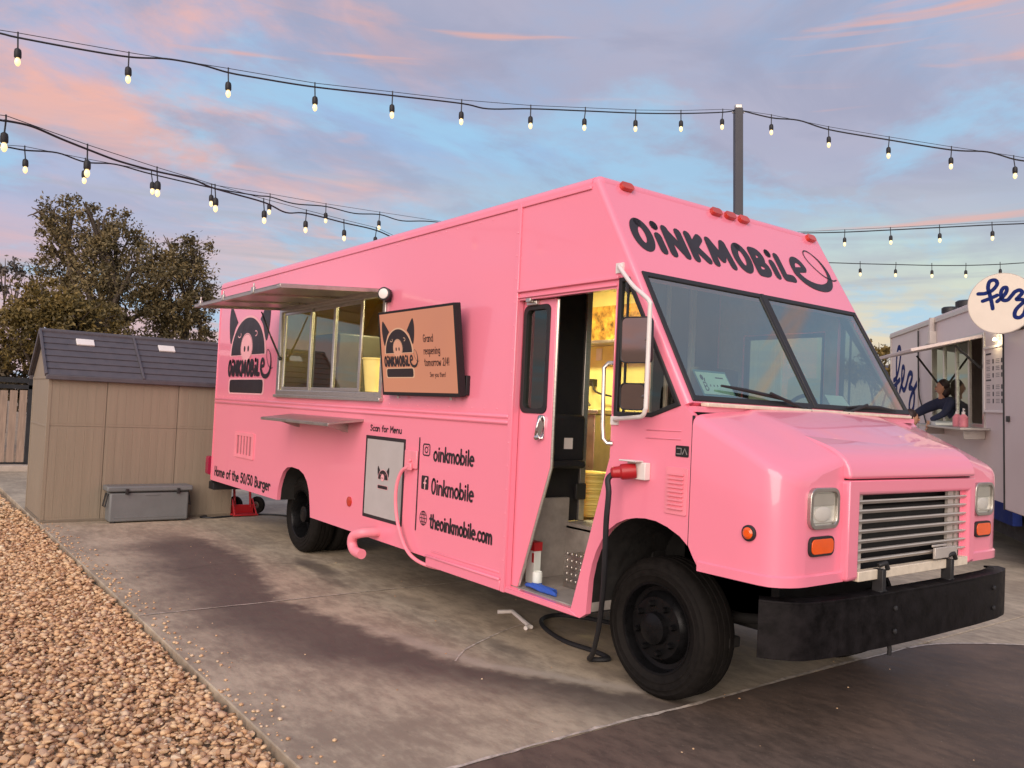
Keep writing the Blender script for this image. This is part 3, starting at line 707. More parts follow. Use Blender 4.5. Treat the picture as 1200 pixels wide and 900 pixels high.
part('grille_surround', 'pink', T, lambda b: b.prism([(.49, .834), (.49, 1.346), (1.87, 1.346), (1.87, .834), (1.80, .834), (1.80, 1.27), (.597, 1.27), (.597, .834)], front, .965, 1.032), bevel=.018, seg=3)
part('bonnet_lip', 'pink', T, lambda b: b.prism([(.72, 1.572), (.86, 1.528), (.92, 1.506), (.965, 1.480), (1.0, 1.450), (1.022, 1.412), (1.032, 1.375), (1.032, 1.353), (.90, 1.353), (.72, 1.45)], lambda u, v, w: (u, w, v), .495, 1.865), bevel=.014, seg=3, ang=40)
part('seam_gap', 'black', T, lambda b: b.box(.4105, .4135, -.001, .02, .95, 1.64), smooth=False)
part('seam_gap', 'black', T, lambda b: b.box(.98, 1.0, .5, 1.86, 1.3465, 1.3525), smooth=False)
# grille
for i, z in enumerate((1.231, 1.181, 1.129, 1.077, 1.026, .976, .925)):
    part('grille_slat', 'slat', T, lambda b: b.prism([(0, z-.009), (.012, z-.012), (.03, z+.004), (.028, z+.010), (.005, z+.009)], lambda u, v, w: (.985+u, w, v), .598, 1.799))
for y0, y1 in ((.645, .695), (1.63, 1.695), (1.72, 1.797)):
    part('grille_post', 'slat', T, lambda b: b.box(.966, .984, y0, y1, .84, 1.268))
part('grille_sill', 'cream', T, lambda b: b.box(.985, 1.03, .60, 1.80, .826, .878), bevel=.004)
part('radiator', 'dark', T, lambda b: b.box(.70, .90, .5, 1.88, .80, 1.30))
part('number_bracket', 'slat', T, lambda b: (b.box(1.035, 1.05, 1.36, 1.62, .893, .955), b.box(1.035, 1.045, 1.34, 1.50, .96, .972)), bevel=.003)
for y in (.80, 1.55):
    o = part('tow_hook', 'black', T, lambda b: (b.box(1.00, 1.06, y-.018, y+.018, .74, .88), b.tube([(1.04, y-.03, .90), (1.06, y+.01, .915), (1.06, y+.03, .88)], .014, 8), b.box(1.02, 1.06, y-.03, y+.03, .74, .77)), bevel=.004)
# headlamps and turn signals
for mir in (0, 1):
    Y = lambda u: WD-u if mir else u
    fr_ = lambda u, v, w: (w, Y(u), v)
    h = part('headlight', 'steel', T, lambda b: b.prism(rrect(.185, .437, 1.108, 1.312, .05), fr_, .98, 1.014, [rrect(.207, .415, 1.128, 1.292, .035)]), bevel=.006)
    WORLD[h.name] = Matrix()
    part('reflector', 'reflector', h, lambda b: b.prism(rrect(.205, .417, 1.126, 1.294, .035), fr_, .985, .996), bevel=.002)
    part('lamp_lens', 'lens', h, lambda b: b.pane(rrect(.207, .415, 1.128, 1.292, .035), fr_, 1.004, 1.010))
    part('lens_highlight', 'white', h, lambda b: b.ball((.998, Y(.31), 1.18), .008, .075, .038, 14, 8))  # white ellipsoid paints the bright lower half of the lens
    part('lens_top_shade', 'slat', h, lambda b: (b.box(.996, 1.001, min(Y(.215), Y(.405)), max(Y(.215), Y(.405)), 1.222, 1.285), b.box(.996, 1.002, min(Y(.215), Y(.405)), max(Y(.215), Y(.405)), 1.135, 1.142)), bevel=.002)  # grey slab paints the darker lens top; thin rib below
    s = part('turn_signal', 'black', T, lambda b: b.prism(rrect(.20, .41, .975, 1.072, .032), fr_, .985, 1.006, [rrect(.214, .396, .989, 1.058, .026)]), bevel=.003)
    WORLD[s.name] = Matrix()
    part('signal_lens', 'orange', s, lambda b: b.prism(rrect(.212, .398, .987, 1.060, .026), fr_, .99, 1.010), bevel=.006, seg=3)
mk = part('side_marker', 'black', T, lambda b: b.lathe([(.040, 0), (.040, .012), (.032, .016)], (.80, 0, 1.075), (0, -1, 0), 20)); WORLD[mk.name] = Matrix()
part('marker_lens', 'orange', mk, lambda b: b.lathe([(.029, .012), (.029, .018), (.018, .026)], (.80, 0, 1.075), (0, -1, 0), 20))
mk = part('side_reflector', 'redlens', T, lambda b: b.lathe([(.045, 0), (.045, .010), (.036, .014)], (-3.558, 0, .722), (0, -1, 0), 20))
# roof clearance lamps
for y in (.224, 1.09, 1.242, 1.392, 2.22):
    part('clearance_lamp', 'redlens', T, lambda b: b.prism(rrect(y-.052, y+.052, .030, .085, .02), slant, 0, .03), bevel=.010, seg=3)
# bumper: a bent channel
def bumper(b):
    plan = [(.868, -.002), (.925, .038), (.985, .095), (1.020, .15), (1.042, .23), (1.060, .36), (1.085, .75), (1.095, 1.18), (1.095, 1.75), (1.085, 2.08), (1.060, 2.24), (1.025, 2.335), (.965, 2.372)]
    t = .045; inn = []
    for i, p in enumerate(plan):
        a = Vector(plan[max(i-1, 0)]); c = Vector(plan[min(i+1, len(plan)-1)]); d = (c-a).normalized(); inn.append((p[0]-d.y*t, p[1]+d.x*t))
    poly = plan+inn[::-1]
    b.prism(poly, lambda u, v, w: (u, v, w), .487, .757)
    i2 = []
    for i, p in enumerate(plan):
        a = Vector(plan[max(i-1, 0)]); c = Vector(plan[min(i+1, len(plan)-1)]); d = (c-a).normalized(); i2.append((p[0]-d.y*.10, p[1]+d.x*.10))
    b.prism(plan+i2[::-1], lambda u, v, w: (u, v, w), .752, .765)
bump = part('bumper', 'bumper', T, bumper, bevel=.010, seg=3, ang=45); WORLD[bump.name] = Matrix()
for y in (.86, 2.02):
    for z in (.56, .68): part('bolt', 'black', bump, lambda b: b.lathe([(.014, 0), (.014, .008), (.008, .012)], (1.089 if y < 1 else 1.088, y, z), (1, 0, 0), 10))
part('chain_end', 'black', bump, lambda b: b.tube([(1.06, .86, .50), (1.065, .865, .46), (1.06, .87, .43)], .012, 8))
# chassis
def chassis(b):
    for y in (.72, 1.64): b.box(-7.3, .95, y-.06, y+.06, .42, .62)
    b.tube([(0, .45, .40), (0, 1.91, .40)], .06, 10); b.tube([(-5.09, .35, .40), (-5.09, 2.01, .40)], .09, 10); b.ball((-5.09, 1.18, .42), .22, .2, .2)
    b.box(-.15, .55, .62, 1.74, .50, .95); b.box(-2.9, -1.9, .20, .62, .40, .60); b.box(-4.2, -3.3, 1.75, 2.2, .38, .60)
    b.box(-7.5, -5.4, .05, 2.31, .60, .64); b.box(-4.36, -1.34, .05, 2.31, .60, .64)  # flat sheets added under the floor to keep light from coming through
    b.box(-.32, .96, .60, 1.76, .95, 1.2)
    b.box(-.36, -.30, .50, 1.86, .45, 1.1)
    for y in (.42, WD-.42): b.box(-.70, .42, y-.05, y+.05, .36, .42)
    b.tube([(-.1, .5, .44), (.4, .6, .5), (.85, .65, .55)], .03, 8); b.ball((.62, .62, .60), .09, .07, .07)
part('chassis', 'under', T, chassis, bevel=.01)
for Y in ((lambda y: y), (lambda y: WD-y)):
    for AR, xa, xb, zt_ in ((ARCH_F, -.36, .50, 1.08), (ARCH_R, -5.30, -4.40, .95)):
        def well(b):
            vs = []
            for x, z in AR: vs += [(x, Y(.041), z), (x, Y(.62), z)]
            b.add(vs, [(2*i, 2*i+1, 2*i+3, 2*i+2) for i in range(len(AR)-1)])
            b.add([(xa, Y(.62), .45), (xb, Y(.62), .45), (xb, Y(.62), zt_), (xa, Y(.62), zt_)], [(0, 1, 2, 3)])
        part('wheel_arch_liner', 'under', T, well, fix=False)
part('step_well_side', 'greyin', T, lambda b: (b.prism([(-.35, .43), (-.345, .63), (-.29, .82), (-.335, .82), (-.385, .63), (-.395, .43)], side, .042, .55),))
part('rear_step', 'dark', T, lambda b: (b.box(-7.80, -7.60, .05, 2.3, .40, .50), b.box(-7.62, -7.58, .02, 2.34, .50, .60)), bevel=.01)
part('tail_lamp', 'tailred', T, lambda b: b.prism(rrect(-.035, .05, .60, .84, .03), lambda u, v, w: (w, u, v), -7.70, -7.60), bevel=.02)
part('tail_lamp', 'tailred', T, lambda b: b.prism(rrect(2.31, 2.41, .58, .86, .03), lambda u, v, w: (w, u, v), -7.70, -7.60), bevel=.02)
# wheels
R0 = .402
def tyre_prof(w):   # (radius, distance from the outer face)
    return [(.255, .006), (.268, -.004), (.296, -.011), (.300, -.016), (.306, -.016), (.309, -.012), (.333, -.013), (.336, -.017), (.343, -.017), (.347, -.012), (.366, -.006), (.370, -.007), (.378, 0), (.395, .018), (R0, .034), (R0, .066), (R0-.010, .069), (R0-.010, .077), (R0, .080), (R0, .112), (R0-.010, .115), (R0-.010, .123), (R0, .126), (R0, .158), (R0-.01, .161), (R0-.01, .169), (R0, .172), (R0, w-.034), (.395, w-.018), (.378, w), (.345, w+.01), (.27, w+.004), (.255, w-.006)]
def wheel(name, x, yface, sgn, rear, label=None):
    w = part(name, 'tyre', T, lambda b: b.lathe(tyre_prof(.235), (x, yface, R0), (0, sgn, 0), 56, cap=False), ang=40)
    WORLD[w.name] = Matrix()
    if rear:
        prof = [(.262, -.004), (.250, .0), (.240, .02), (.228, .10), (.222, .15), (.16, .165), (.15, .155), (.09, .155), (.085, .03), (.05, .02), (0.001, .02)]
    else:
        prof = [(.262, -.004), (.250, -.002), (.243, .012), (.236, .055), (.210, .060), (.190, .032), (.176, .012), (.095, .006), (.088, -.03), (.045, -.045), (.001, -.047)]
    r = part('rim', 'rim', w, lambda b: b.lathe(prof, (x, yface, R0), (0, sgn, 0), 40, cap=False), ang=38)
    def nuts(b):
        rr, hh = (.118, .15) if rear else (.140, .010)
        for k in range(8):
            a = 2*PI*(k+.3)/8; b.lathe([(.019, 0), (.019, -.022), (.012, -.036), (.0005, -.037)], (x+rr*math.cos(a), yface+sgn*hh, R0+rr*math.sin(a)), (0, sgn, 0), 6)
    part('lug_nut', 'rim', w, nuts, ang=30)
wheel('front_wheel', .02, .205, 1, False); wheel('front_wheel', .02, WD-.205, -1, False)
for yf in (.195, .475): wheel('rear_wheel', -5.095, yf, 1, True)
for yf in (WD-.195, WD-.475): wheel('rear_wheel', -5.095, yf, -1, True)

# windscreen
def wrubber(b):
    for y0, y1 in ((.036, 1.165), (1.195, WD-.036)):
        top0 = y0+.012 if y0 < 1 else y0; top1 = y1 if y0 < 1 else y1-.012
        b.prism([(top0, .735), (top1, .735), (y1, 1.600), (y0, 1.600)], slant, -.006, .010, [[(top0+.034, .768), (top1-.022 if y0 < 1 else top1-.034, .768), (y1-(.022 if y0 < 1 else .034), 1.566), (y0+(.034 if y0 < 1 else .022), 1.566)]])
    b.prism([(1.163, .735), (1.197, .735), (1.197, 1.60), (1.163, 1.60)], slant, -.004, .014)
part('windscreen_rubber', 'black', T, wrubber, bevel=.004)
for a, c in (((.078, 1.146), (.064, 1.146)), ((1.214, WD-.078), (1.214, WD-.064))):
    part('windscreen', 'wglass', T, lambda b: b.pane([(a[0]-.004, .764), (a[1]+.004, .764), (c[1]+.004, 1.570), (c[0]-.004, 1.570)], slant, -.001, .003), smooth=False)
part('cowl', 'cream', T, lambda b: b.box(.375, .43, .10, WD-.10, 1.690, 1.712), bevel=.006)
def wiper(yb, pts):
    o = part('wiper', 'black', T, lambda b: (b.tube([slant(yb, 1.63, .02), slant(*pts[0], .05)], .010, 8), b.tube([slant(*p, .028) for p in pts[1]], .011, 8, [.6, 1, 1, .6]), b.lathe([(.022, 0), (.022, .03), (.012, .04)], slant(yb, 1.63, .0), SN, 10)))
wiper(1.06, ((.70, 1.545), [(.30, 1.505), (.50, 1.522), (.72, 1.548), (.90, 1.575)]))
wiper(1.47, ((1.72, 1.575), [(1.50, 1.590), (1.66, 1.578), (1.90, 1.572), (2.10, 1.590)]))
# quarter light
def inset(poly, d):
    c = Vector((sum(p[0] for p in poly)/len(poly), sum(p[1] for p in poly)/len(poly))); n_ = len(poly); out = []
    for i in range(n_):
        p0, p1, p2 = Vector(poly[i-1]), Vector(poly[i]), Vector(poly[(i+1) % n_])
        e1 = (p1-p0).normalized(); e2 = (p2-p1).normalized(); n1_ = Vector((-e1.y, e1.x)); n2_ = Vector((-e2.y, e2.x))
        if n1_.dot(c-p1) < 0: n1_ = -n1_
        if n2_.dot(c-p1) < 0: n2_ = -n2_
        m_ = (n1_+n2_).normalized(); out.append(tuple(p1+m_*min(d/max(.35, m_.dot(n1_)), d*2.2)))
    return out
for sd_ in (side, farside):
    q = part('quarter_window', 'black', T, lambda b: b.prism(QWIN, sd_, -.010, .02, [inset(QWIN, .026)]), bevel=.004); WORLD[q.name] = Matrix()
    part('pane', 'sglass' if sd_ is side else 'darkglass', q, lambda b: b.pane(inset(QWIN, .022), sd_, .004, .008), smooth=False)
    part('window_bar', 'black', q, lambda b: b.prism([(-.115, 1.64), (-.10, 1.64), (-.10, 2.41), (-.115, 2.41)], sd_, -.004, .004))
q = part('far_window', 'black', T, lambda b: b.prism([(-1.05, 1.62), (-.30, 1.62), (-.30, 2.33), (-1.05, 2.33)], farside, -.006, .03, [[(-1.02, 1.65), (-.33, 1.65), (-.33, 2.30), (-1.02, 2.30)]])); WORLD[q.name] = Matrix()
part('pane', 'darkglass', q, lambda b: b.pane([(-1.03, 1.64), (-.32, 1.64), (-.32, 2.31), (-1.03, 2.31)], farside, .01, .014))
# sliding door, pushed back half open into its pocket
DP = [(-1.60, .432), (-1.60, 2.37), (-.815, 2.37), (-.815, 1.262), (-1.098, .432)]
DW = rrect(-1.150, -.868, 1.608, 2.338, .05)
d = part('sliding_door', 'pink', T, lambda b: b.prism(DP, side, .050, .085, [DW]), bevel=.004); WORLD[d.name] = Matrix()
wr = part('window_rubber', 'black', d, lambda b: b.prism(DW, side, .042, .092, [rrect(-1.118, -.900, 1.640, 2.306, .04)]), bevel=.004)
part('window_pane', 'sglass', d, lambda b: b.pane(rrect(-1.122, -.896, 1.636, 2.310, .04), side, .064, .068), smooth=False)
part('door_handle', 'chrome', d, lambda b: (b.prism(rrect(-.945, -.870, 1.435, 1.60, .025), side, .036, .050), b.tube([(-.905, .03, 1.59), (-.90, .005, 1.54), (-.915, .005, 1.47), (-.905, .03, 1.44)], .011, 8), b.ball((-.915, .012, 1.45), .022, .016, .022)), bevel=.004)
part('door_edge', 'alu', d, lambda b: b.tube([(-.813, .067, 2.36), (-.813, .067, 1.262), (-1.096, .067, .44)], .012, 6))
part('roller_bracket', 'alu', d, lambda b: (b.box(-1.10, -.99, .02, .05, 2.335, 2.365), b.box(-1.07, -1.02, -.012, .02, 2.352, 2.38)), bevel=.004)
# cab interior
part('cab_floor', 'greyin', T, lambda b: (b.box(-1.30, -.40, .62, 2.30, .78, .82), b.box(-.42, .40, .62, 2.30, 1.14, 1.18), b.box(-.42, -.38, .62, 2.30, .8, 1.16)))
st = part('entry_step', 'greyin', T, lambda b: (b.box(-1.30, -.42, .045, .66, .400, .432), b.box(-1.30, -.40, .62, .66, .43, .80), b.box(-1.31, -1.27, .05, .64, .43, 1.0)), bevel=.005)
def tread(b):
    b.box(-.985, -.50, .36, .615, .434, .655)
    for x in np.arange(-.96, -.52, .045):
        for z in np.arange(.47, .65, .045): b.box(x, x+.022, .352, .362, z, z+.022)
part('tread_block', 'steel', T, tread, bevel=.003, seg=1)
part('partition', 'dark', T, lambda b: (b.box(-1.36, -1.32, .10, .76, .82, 3.0), b.box(-1.36, -1.32, 1.50, 2.31, .82, 3.0), b.box(-1.355, -1.325, .76, 1.50, 2.62, 3.0)))
part('door_frame', 'alu', T, lambda b: (b.box(-1.37, -1.30, .76, .815, .82, 2.62), b.box(-1.37, -1.30, 1.47, 1.50, .82, 2.62), b.box(-1.37, -1.30, .815, 1.47, 2.59, 2.62)), bevel=.005)
part('door_hinge', 'black', T, lambda b: b.box(-1.30, -1.27, .70, .80, .98, 1.10), bevel=.006)
part('jump_seat', 'dark', T, lambda b: (b.box(-1.30, -1.20, .30, .71, 1.26, 1.61), b.box(-1.26, -1.15, .32, .69, 1.22, 1.28)), bevel=.035, seg=3)
part('seat_label', 'white', T, lambda b: b.box(-1.200, -1.196, .50, .58, 1.36, 1.44), smooth=False)
part('dashboard', 'dark', T, lambda b: b.prism([(.02, 1.16), (.38, 1.16), (.36, 1.62), (.22, 1.66), (.05, 1.55)], lambda u, v, w: (u, w, v), .06, 2.30), bevel=.02)
part('steering_wheel', 'black', T, lambda b: (b.tube([Vector((-.12, 1.72, 1.62))+Vector((.34*.5*math.cos(a)*.45, .22*math.sin(a), .20*math.cos(a))) for a in np.linspace(0, 2*PI, 33)], .014, 8), b.tube([(-.12, 1.72, 1.62), (.15, 1.72, 1.4)], .03, 8), b.tube([(-.12, 1.50, 1.62), (-.12, 1.94, 1.62)], .012, 6)))
part('driver_seat', 'dark', T, lambda b: (b.box(-.85, -.40, 1.45, 1.98, 1.22, 1.36), b.box(-.92, -.80, 1.47, 1.96, 1.32, 2.02), b.box(-.75, -.55, 1.6, 1.8, .82, 1.22)), bevel=.04, seg=3)
part('grab_rail', 'alu', T, lambda b: b.tube([(-.215, .03, 1.93), (-.25, .0, 1.93), (-.26, -.025, 1.90), (-.245, -.03, 1.55), (-.235, -.03, 1.48), (-.21, -.02, 1.455), (-.185, .0, 1.455)], .013, 8))
def liner(b):
    b.prism([(-1.30, .83), (-1.30, 3.0), (-.46, 3.0), (.33, 1.69), (.33, 1.2), (-.38, 1.18), (-.40, .83)], farside, .043, .052, [[(-.19, 2.44), (-.09, 2.44), (.325, 1.70), (.12, 1.615), (-.19, 1.605)], [(-1.06, 1.61), (-.29, 1.61), (-.29, 2.34), (-1.06, 2.34)]])
part('cab_liner', 'greyin', T, liner, smooth=False)
part('header_liner', 'greyin', T, lambda b: b.prism([(.06, .08), (WD-.06, .08), (WD-.06, .75), (.06, .75)], slant, -.052, -.044), smooth=False)
part('cab_pillar', 'white', T, lambda b: (b.box(-1.30, -1.26, 1.9, 1.95, .9, 3.0), b.box(-1.30, -1.27, 1.62, 1.65, .9, 3.0)), bevel=.006)
# headliner and kitchen shell
part('headliner', 'kitchen', T, lambda b: b.box(-7.5, -.40, .05, 2.31, 3.0, 3.04))
part('kitchen_wall', 'kitchen', T, lambda b: (b.box(-7.5, -1.40, 2.285, 2.315, 1.36, 3.0), b.box(-7.54, -7.50, .05, 2.31, .82, 3.0)))
part('kitchen_lower_wall', 'kitchen2', T, lambda b: (b.box(-7.5, -1.40, 2.285, 2.315, .82, 1.355), b.box(-7.5, -1.36, .64, 2.3, .76, .80)))
part('worktop', 'steel', T, lambda b: (b.box(-7.2, -2.15, 1.70, 2.284, 1.62, 1.66), b.box(-7.2, -2.2, 1.72, 2.284, .82, 1.615)), bevel=.006)
part('serving_counter', 'steel', T, lambda b: b.box(-5.6, -2.6, .05, .55, 1.62, 1.66), bevel=.006)
part('extractor_hood', 'steel', T, lambda b: b.prism([(1.55, 2.45), (2.28, 2.45), (2.28, 2.95), (1.75, 2.95)], lambda u, v, w: (w, u, v), -6.6, -3.2), bevel=.01)
part('orange_panel', mat('mottled_orange', (.62, .28, .05), .5, var=.9, scale=14), T, lambda b: b.box(-3.0, -2.2, 2.26, 2.282, 2.36, 2.70), smooth=False)  # mottled orange panel on the far kitchen wall
part('shelf', 'steel', T, lambda b: b.box(-3.1, -2.0, 2.0, 2.284, 2.30, 2.33), bevel=.004)
part('wall_socket', 'white', T, lambda b: (b.box(-2.82, -2.74, 2.27, 2.284, 2.16, 2.28),), bevel=.004)
part('appliance_plug', 'black', T, lambda b: (b.box(-2.86, -2.80, 2.22, 2.284, 1.90, 1.97), b.tube(smooth_path([(-2.84, 2.22, 1.92), (-2.86, 2.18, 1.80), (-2.80, 2.2, 1.70)]), .012, 6), b.tube(smooth_path([(-2.80, 2.22, 1.93), (-2.7, 2.18, 1.84), (-2.5, 2.2, 1.80)]), .01, 6)))
part('ceiling_lamp', 'lampwhite', T, lambda b: (b.box(-2.9, -1.7, 1.1, 1.3, 2.955, 2.995), b.box(-5.6, -4.2, 1.1, 1.3, 2.955, 2.995)), bevel=.006)
for x, e in ((-2.3, 62), (-4.9, 14)):
    l = bpy.data.lights.new('kitchen_light', 'AREA'); l.shape = 'RECTANGLE'; l.size = 1.2; l.size_y = .2; l.energy = e; l.color = (1, .89, .46)
    lo = bpy.data.objects.new('kitchen_light', l); COL.objects.link(lo); lo.location = (x, 1.2, 2.945); adopt(lo, T)
part('dark_filler', 'dark_filler', T, lambda b: b.box(-6.3, -5.5, .72, 1.6, .82, 2.42), bevel=.02)  # dark block added so the serving panes look darker inside
part('fryer', 'dark', T, lambda b: (b.box(-7.3, -6.5, 1.15, 1.66, 1.66, 1.98), b.box(-5.4, -4.7, 1.75, 2.25, 1.66, 2.1)), bevel=.02)
for i in range(5): part('utensil', 'steel', T, lambda b: b.tube([(-3.42-.05*i, .30, 2.52), (-3.40-.05*i, .30, 2.22)], .010, 6))
# serving hatch
sw = part('serving_window', 'alu', T, lambda b: b.prism([(-5.45, 1.655), (-3.03, 1.655), (-3.03, 2.62), (-5.45, 2.62)], side, -.022, .03, [[(-5.38, 1.72), (-3.08, 1.72), (-3.08, 2.56), (-5.38, 2.56)]]), bevel=.006)
WORLD[sw.name] = Matrix()
part('window_sill', 'alu', sw, lambda b: (b.box(-5.46, -3.02, -.045, .0, 1.640, 1.672), b.box(-5.40, -3.06, -.02, .06, 1.705, 1.722)), bevel=.005)
for i, (x0, x1, yo) in enumerate(((-5.36, -4.63, .012), (-4.68, -4.08, .03), (-4.12, -3.50, .012))):
    f = part('sash', 'alu', sw, lambda b: b.prism([(x0, 1.722), (x1, 1.722), (x1, 2.56), (x0, 2.56)], side, yo-.008, yo+.010, [[(x0+.045, 1.755), (x1-.045, 1.755), (x1-.045, 2.53), (x0+.045, 2.53)]]), bevel=.004)
    part('window_pane', 'sglass', sw, lambda b: b.pane([(x0+.04, 1.75), (x1-.04, 1.75), (x1-.04, 2.535), (x0+.04, 2.535)], side, yo-.001, yo+.003), smooth=False)
# raised hatch panel used as an awning
AW = Vector((0, -.927, -.072)); aw_n = Vector((0, -.072, .927)).normalized()
def hatch(b):
    o0 = Vector((0, -.02, 2.588)); awd = AW.normalized(); Ln = .93; X = Vector((1, 0, 0))
    b.obox(o0+Vector((-4.235, 0, 0))+awd*Ln/2+aw_n*.028, X, awd, aw_n, 1.155, Ln/2, .006)
    for x in (-5.37, -3.10): b.obox(o0+Vector((x, 0, 0))+awd*Ln/2+aw_n*.016, X, awd, aw_n, .022, Ln/2, .018)
    for t in (.02, Ln-.02): b.obox(o0+Vector((-4.235, 0, 0))+awd*t+aw_n*.016, X, awd, aw_n, 1.112, .02, .018)
    for x in (-4.66, -3.88): b.obox(o0+Vector((x, 0, 0))+awd*Ln/2+aw_n*.014, X, awd, aw_n, .014, Ln/2-.04, .010)
hp = part('hatch_awning', 'steel', T, hatch, bevel=.003, seg=1); WORLD[hp.name] = Matrix()
for x in (-5.2, -4.5, -3.7): part('latch', 'alu', hp, lambda b: (b.box(x-.03, x+.03, -.955, -.93, 2.52, 2.575), b.tube([(x, -.94, 2.57), (x, -.94, 2.61)], .008, 6)), bevel=.004)
part('gas_strut', 'iron', hp, lambda b: (b.tube([(-5.34, -.030, 2.06), (-5.36, -.14, 2.29)], .011, 8), b.tube([(-5.36, -.14, 2.29), (-5.38, -.25, 2.55)], .008, 8), b.ball((-5.34, -.03, 2.06), .022, .022, .022)))
sp = part('flood_lamp', 'iron', T, lambda b: (b.lathe([(.02, 0), (.055, .02), (.058, .07), (.05, .075)], (-2.985, -.03, 2.56), (.55, -.83, 0), 18), b.box(-3.03, -2.97, -.03, 0, 2.50, 2.60))); WORLD[sp.name] = Matrix()
part('lamp_glass', 'white', sp, lambda b: b.lathe([(.045, .074), (.043, .080), (.02, .088)], (-2.985, -.03, 2.56), (.55, -.83, 0), 18))
# folding shelf
sh = part('serving_shelf', 'steel', T, lambda b: b.prism([(0, 1.478), (-.345, 1.432), (-.345, 1.405), (-.335, 1.405), (-.335, 1.42), (0, 1.455)], lambda u, v, w: (w, u, v), -4.97, -3.36), bevel=.003); WORLD[sh.name] = Matrix()
for x in (-4.80, -3.68): part('shelf_bracket', 'steel', sh, lambda b: b.prism([(0, 1.455), (-.26, 1.425), (-.25, 1.412), (-.03, 1.345), (0, 1.345)], lambda u, v, w: (w, u, v), x-.012, x+.012))
# rear vent and wing louvre
def louv(b, x0, x1, z0, z1, n_, vert, d_=.012):
    b.prism(rrect(x0, x1, z0, z1, .01), side, -.008, 0)
    for i in range(n_):
        if vert:
            a = x0+.04+(x1-x0-.08)*i/(n_-1); b.prism([(a-.018, z0+.035), (a+.018, z0+.035), (a+.018, z1-.035), (a-.018, z1-.035)], side, -.008-d_, -.008)
        else:
            a = z0+.035+(z1-z0-.07)*i/(n_-1); b.prism([(x0+.022, a-.007), (x1-.022, a-.007), (x1-.022, a+.004), (x0+.022, a+.004)], side, -.008-d_, -.008)
rv = part('rear_vent', 'pinkplastic', T, lambda b: b.prism(rrect(-6.70, -6.06, .905, 1.205, .01), side, -.014, 0, [rrect(-6.63, -6.13, .945, 1.165, .004)]), bevel=.004, seg=1); WORLD[rv.name] = Matrix()
part('slot_shade', 'slotshade', rv, lambda b: b.box(-6.64, -6.12, -.004, 0, .94, 1.17), smooth=False)  # flat sheet coloured as the shade inside the vent slots
for x in (-6.53, -6.43, -6.33, -6.23): part('vent_bar', 'pinkplastic', rv, lambda b: b.box(x-.020, x+.020, -.010, -.004, .945, 1.165), smooth=False)
part('wing_louvre', 'pinkplastic', T, lambda b: louv(b, .245, .398, 1.105, 1.357, 9, False), bevel=.003, seg=1)
def badge(b):
    b.prism(rrect(.305, .395, 1.415, 1.475, .006), side, -.004, 0)
bd = part('wing_badge', 'dark', T, badge); WORLD[bd.name] = Matrix()
part('badge_mark', 'alu', bd, lambda b: (b.stroke([(.315, 1.46), (.345, 1.46), (.345, 1.43), (.315, 1.43)], .006, side, -.0048), b.stroke([(.355, 1.43), (.37, 1.46), (.385, 1.43)], .006, side, -.0048)), smooth=False)
# shore power inlet, water socket, vent pipe, conduit
il = part('power_inlet', 'white', T, lambda b: (b.box(-.015, .125, -.045, 0, 1.268, 1.365), b.box(-.03, .10, -.10, -.03, 1.365, 1.375)), bevel=.006); WORLD[il.name] = Matrix()
part('power_plug', 'red', il, lambda b: (b.lathe([(.042, 0), (.045, .03), (.045, .08), (.034, .09), (.032, .13), (.02, .14)], (.05, -.04, 1.315), (-.62, -.75, -.12), 16)))
so_ = part('socket_cover', 'pinkplastic', T, lambda b: (b.box(-2.572, -2.38, -.022, 0, 1.115, 1.262), b.box(-2.51, -2.43, -.045, -.02, 1.10, 1.16), b.ball((-2.46, -.03, 1.18), .012, .012, .012)), bevel=.008)
part('conduit', 'pinkplastic', T, lambda b: b.tube(smooth_path([(-2.47, -.035, 1.13), (-2.56, -.05, 1.08), (-2.61, -.06, .95), (-2.60, -.06, .78), (-2.54, -.055, .62), (-2.42, -.05, .48), (-2.27, -.03, .41), (-2.12, .06, .375), (-1.9, .2, .38)], 6), .0145, 10))
part('vent_pipe', 'pinkplastic', T, lambda b: b.tube(smooth_path([(-2.99, .05, .53), (-2.99, -.06, .53), (-3.02, -.14, .525), (-3.10, -.17, .49), (-3.13, -.17, .43), (-3.09, -.17, .375), (-3.02, -.17, .36), (-2.94, -.17, .36)], 6), .042, 14))
# mirrors on their long white arm
ar = part('mirror_arm', 'white', T, lambda b: (b.tube(smooth_path([(-.18, .0, 2.49), (-.16, -.03, 2.49), (.02, -.10, 2.36), (.16, -.15, 2.285), (.218, -.16, 2.24), (.222, -.16, 2.18), (.222, -.16, 1.72), (.218, -.16, 1.66), (.19, -.15, 1.625), (.12, -.13, 1.615), (-.12, -.04, 1.60), (-.17, .0, 1.59)], 4), .0125, 10), b.box(-.21, -.15, -.012, 0, 2.46, 2.52), b.box(-.20, -.14, -.012, 0, 1.565, 1.615)))
WORLD[ar.name] = Matrix()
def mirror(xc, zc_, hw, hh):
    X = Vector((.93, .30, 0)).normalized(); Nn = Vector((.30, -.93, -.045)).normalized(); Up = Nn.cross(X).normalized(); Up = Up if Up.z > 0 else -Up
    c = Vector((xc, -.15, zc_))
    fn = lambda u, v, w: tuple(c+X*u+Up*v+Nn*w)
    h = part('mirror_head', 'iron', ar, lambda b: b.prism(rrect(-hw, hw, -hh, hh, .03), fn, -.03, .012, [rrect(-hw+.007, hw-.007, -hh+.007, hh-.007, .025)]), bevel=.005)
    part('mirror_glass', 'mirror', ar, lambda b: b.prism(rrect(-hw+.007, hw-.007, -hh+.007, hh-.007, .025), fn, -.02, .006))
    part('mirror_clamp', 'steel', ar, lambda b: b.tube([tuple(c+X*hw*.6+Nn*-.02), (.222, -.16, zc_)], .013, 8))
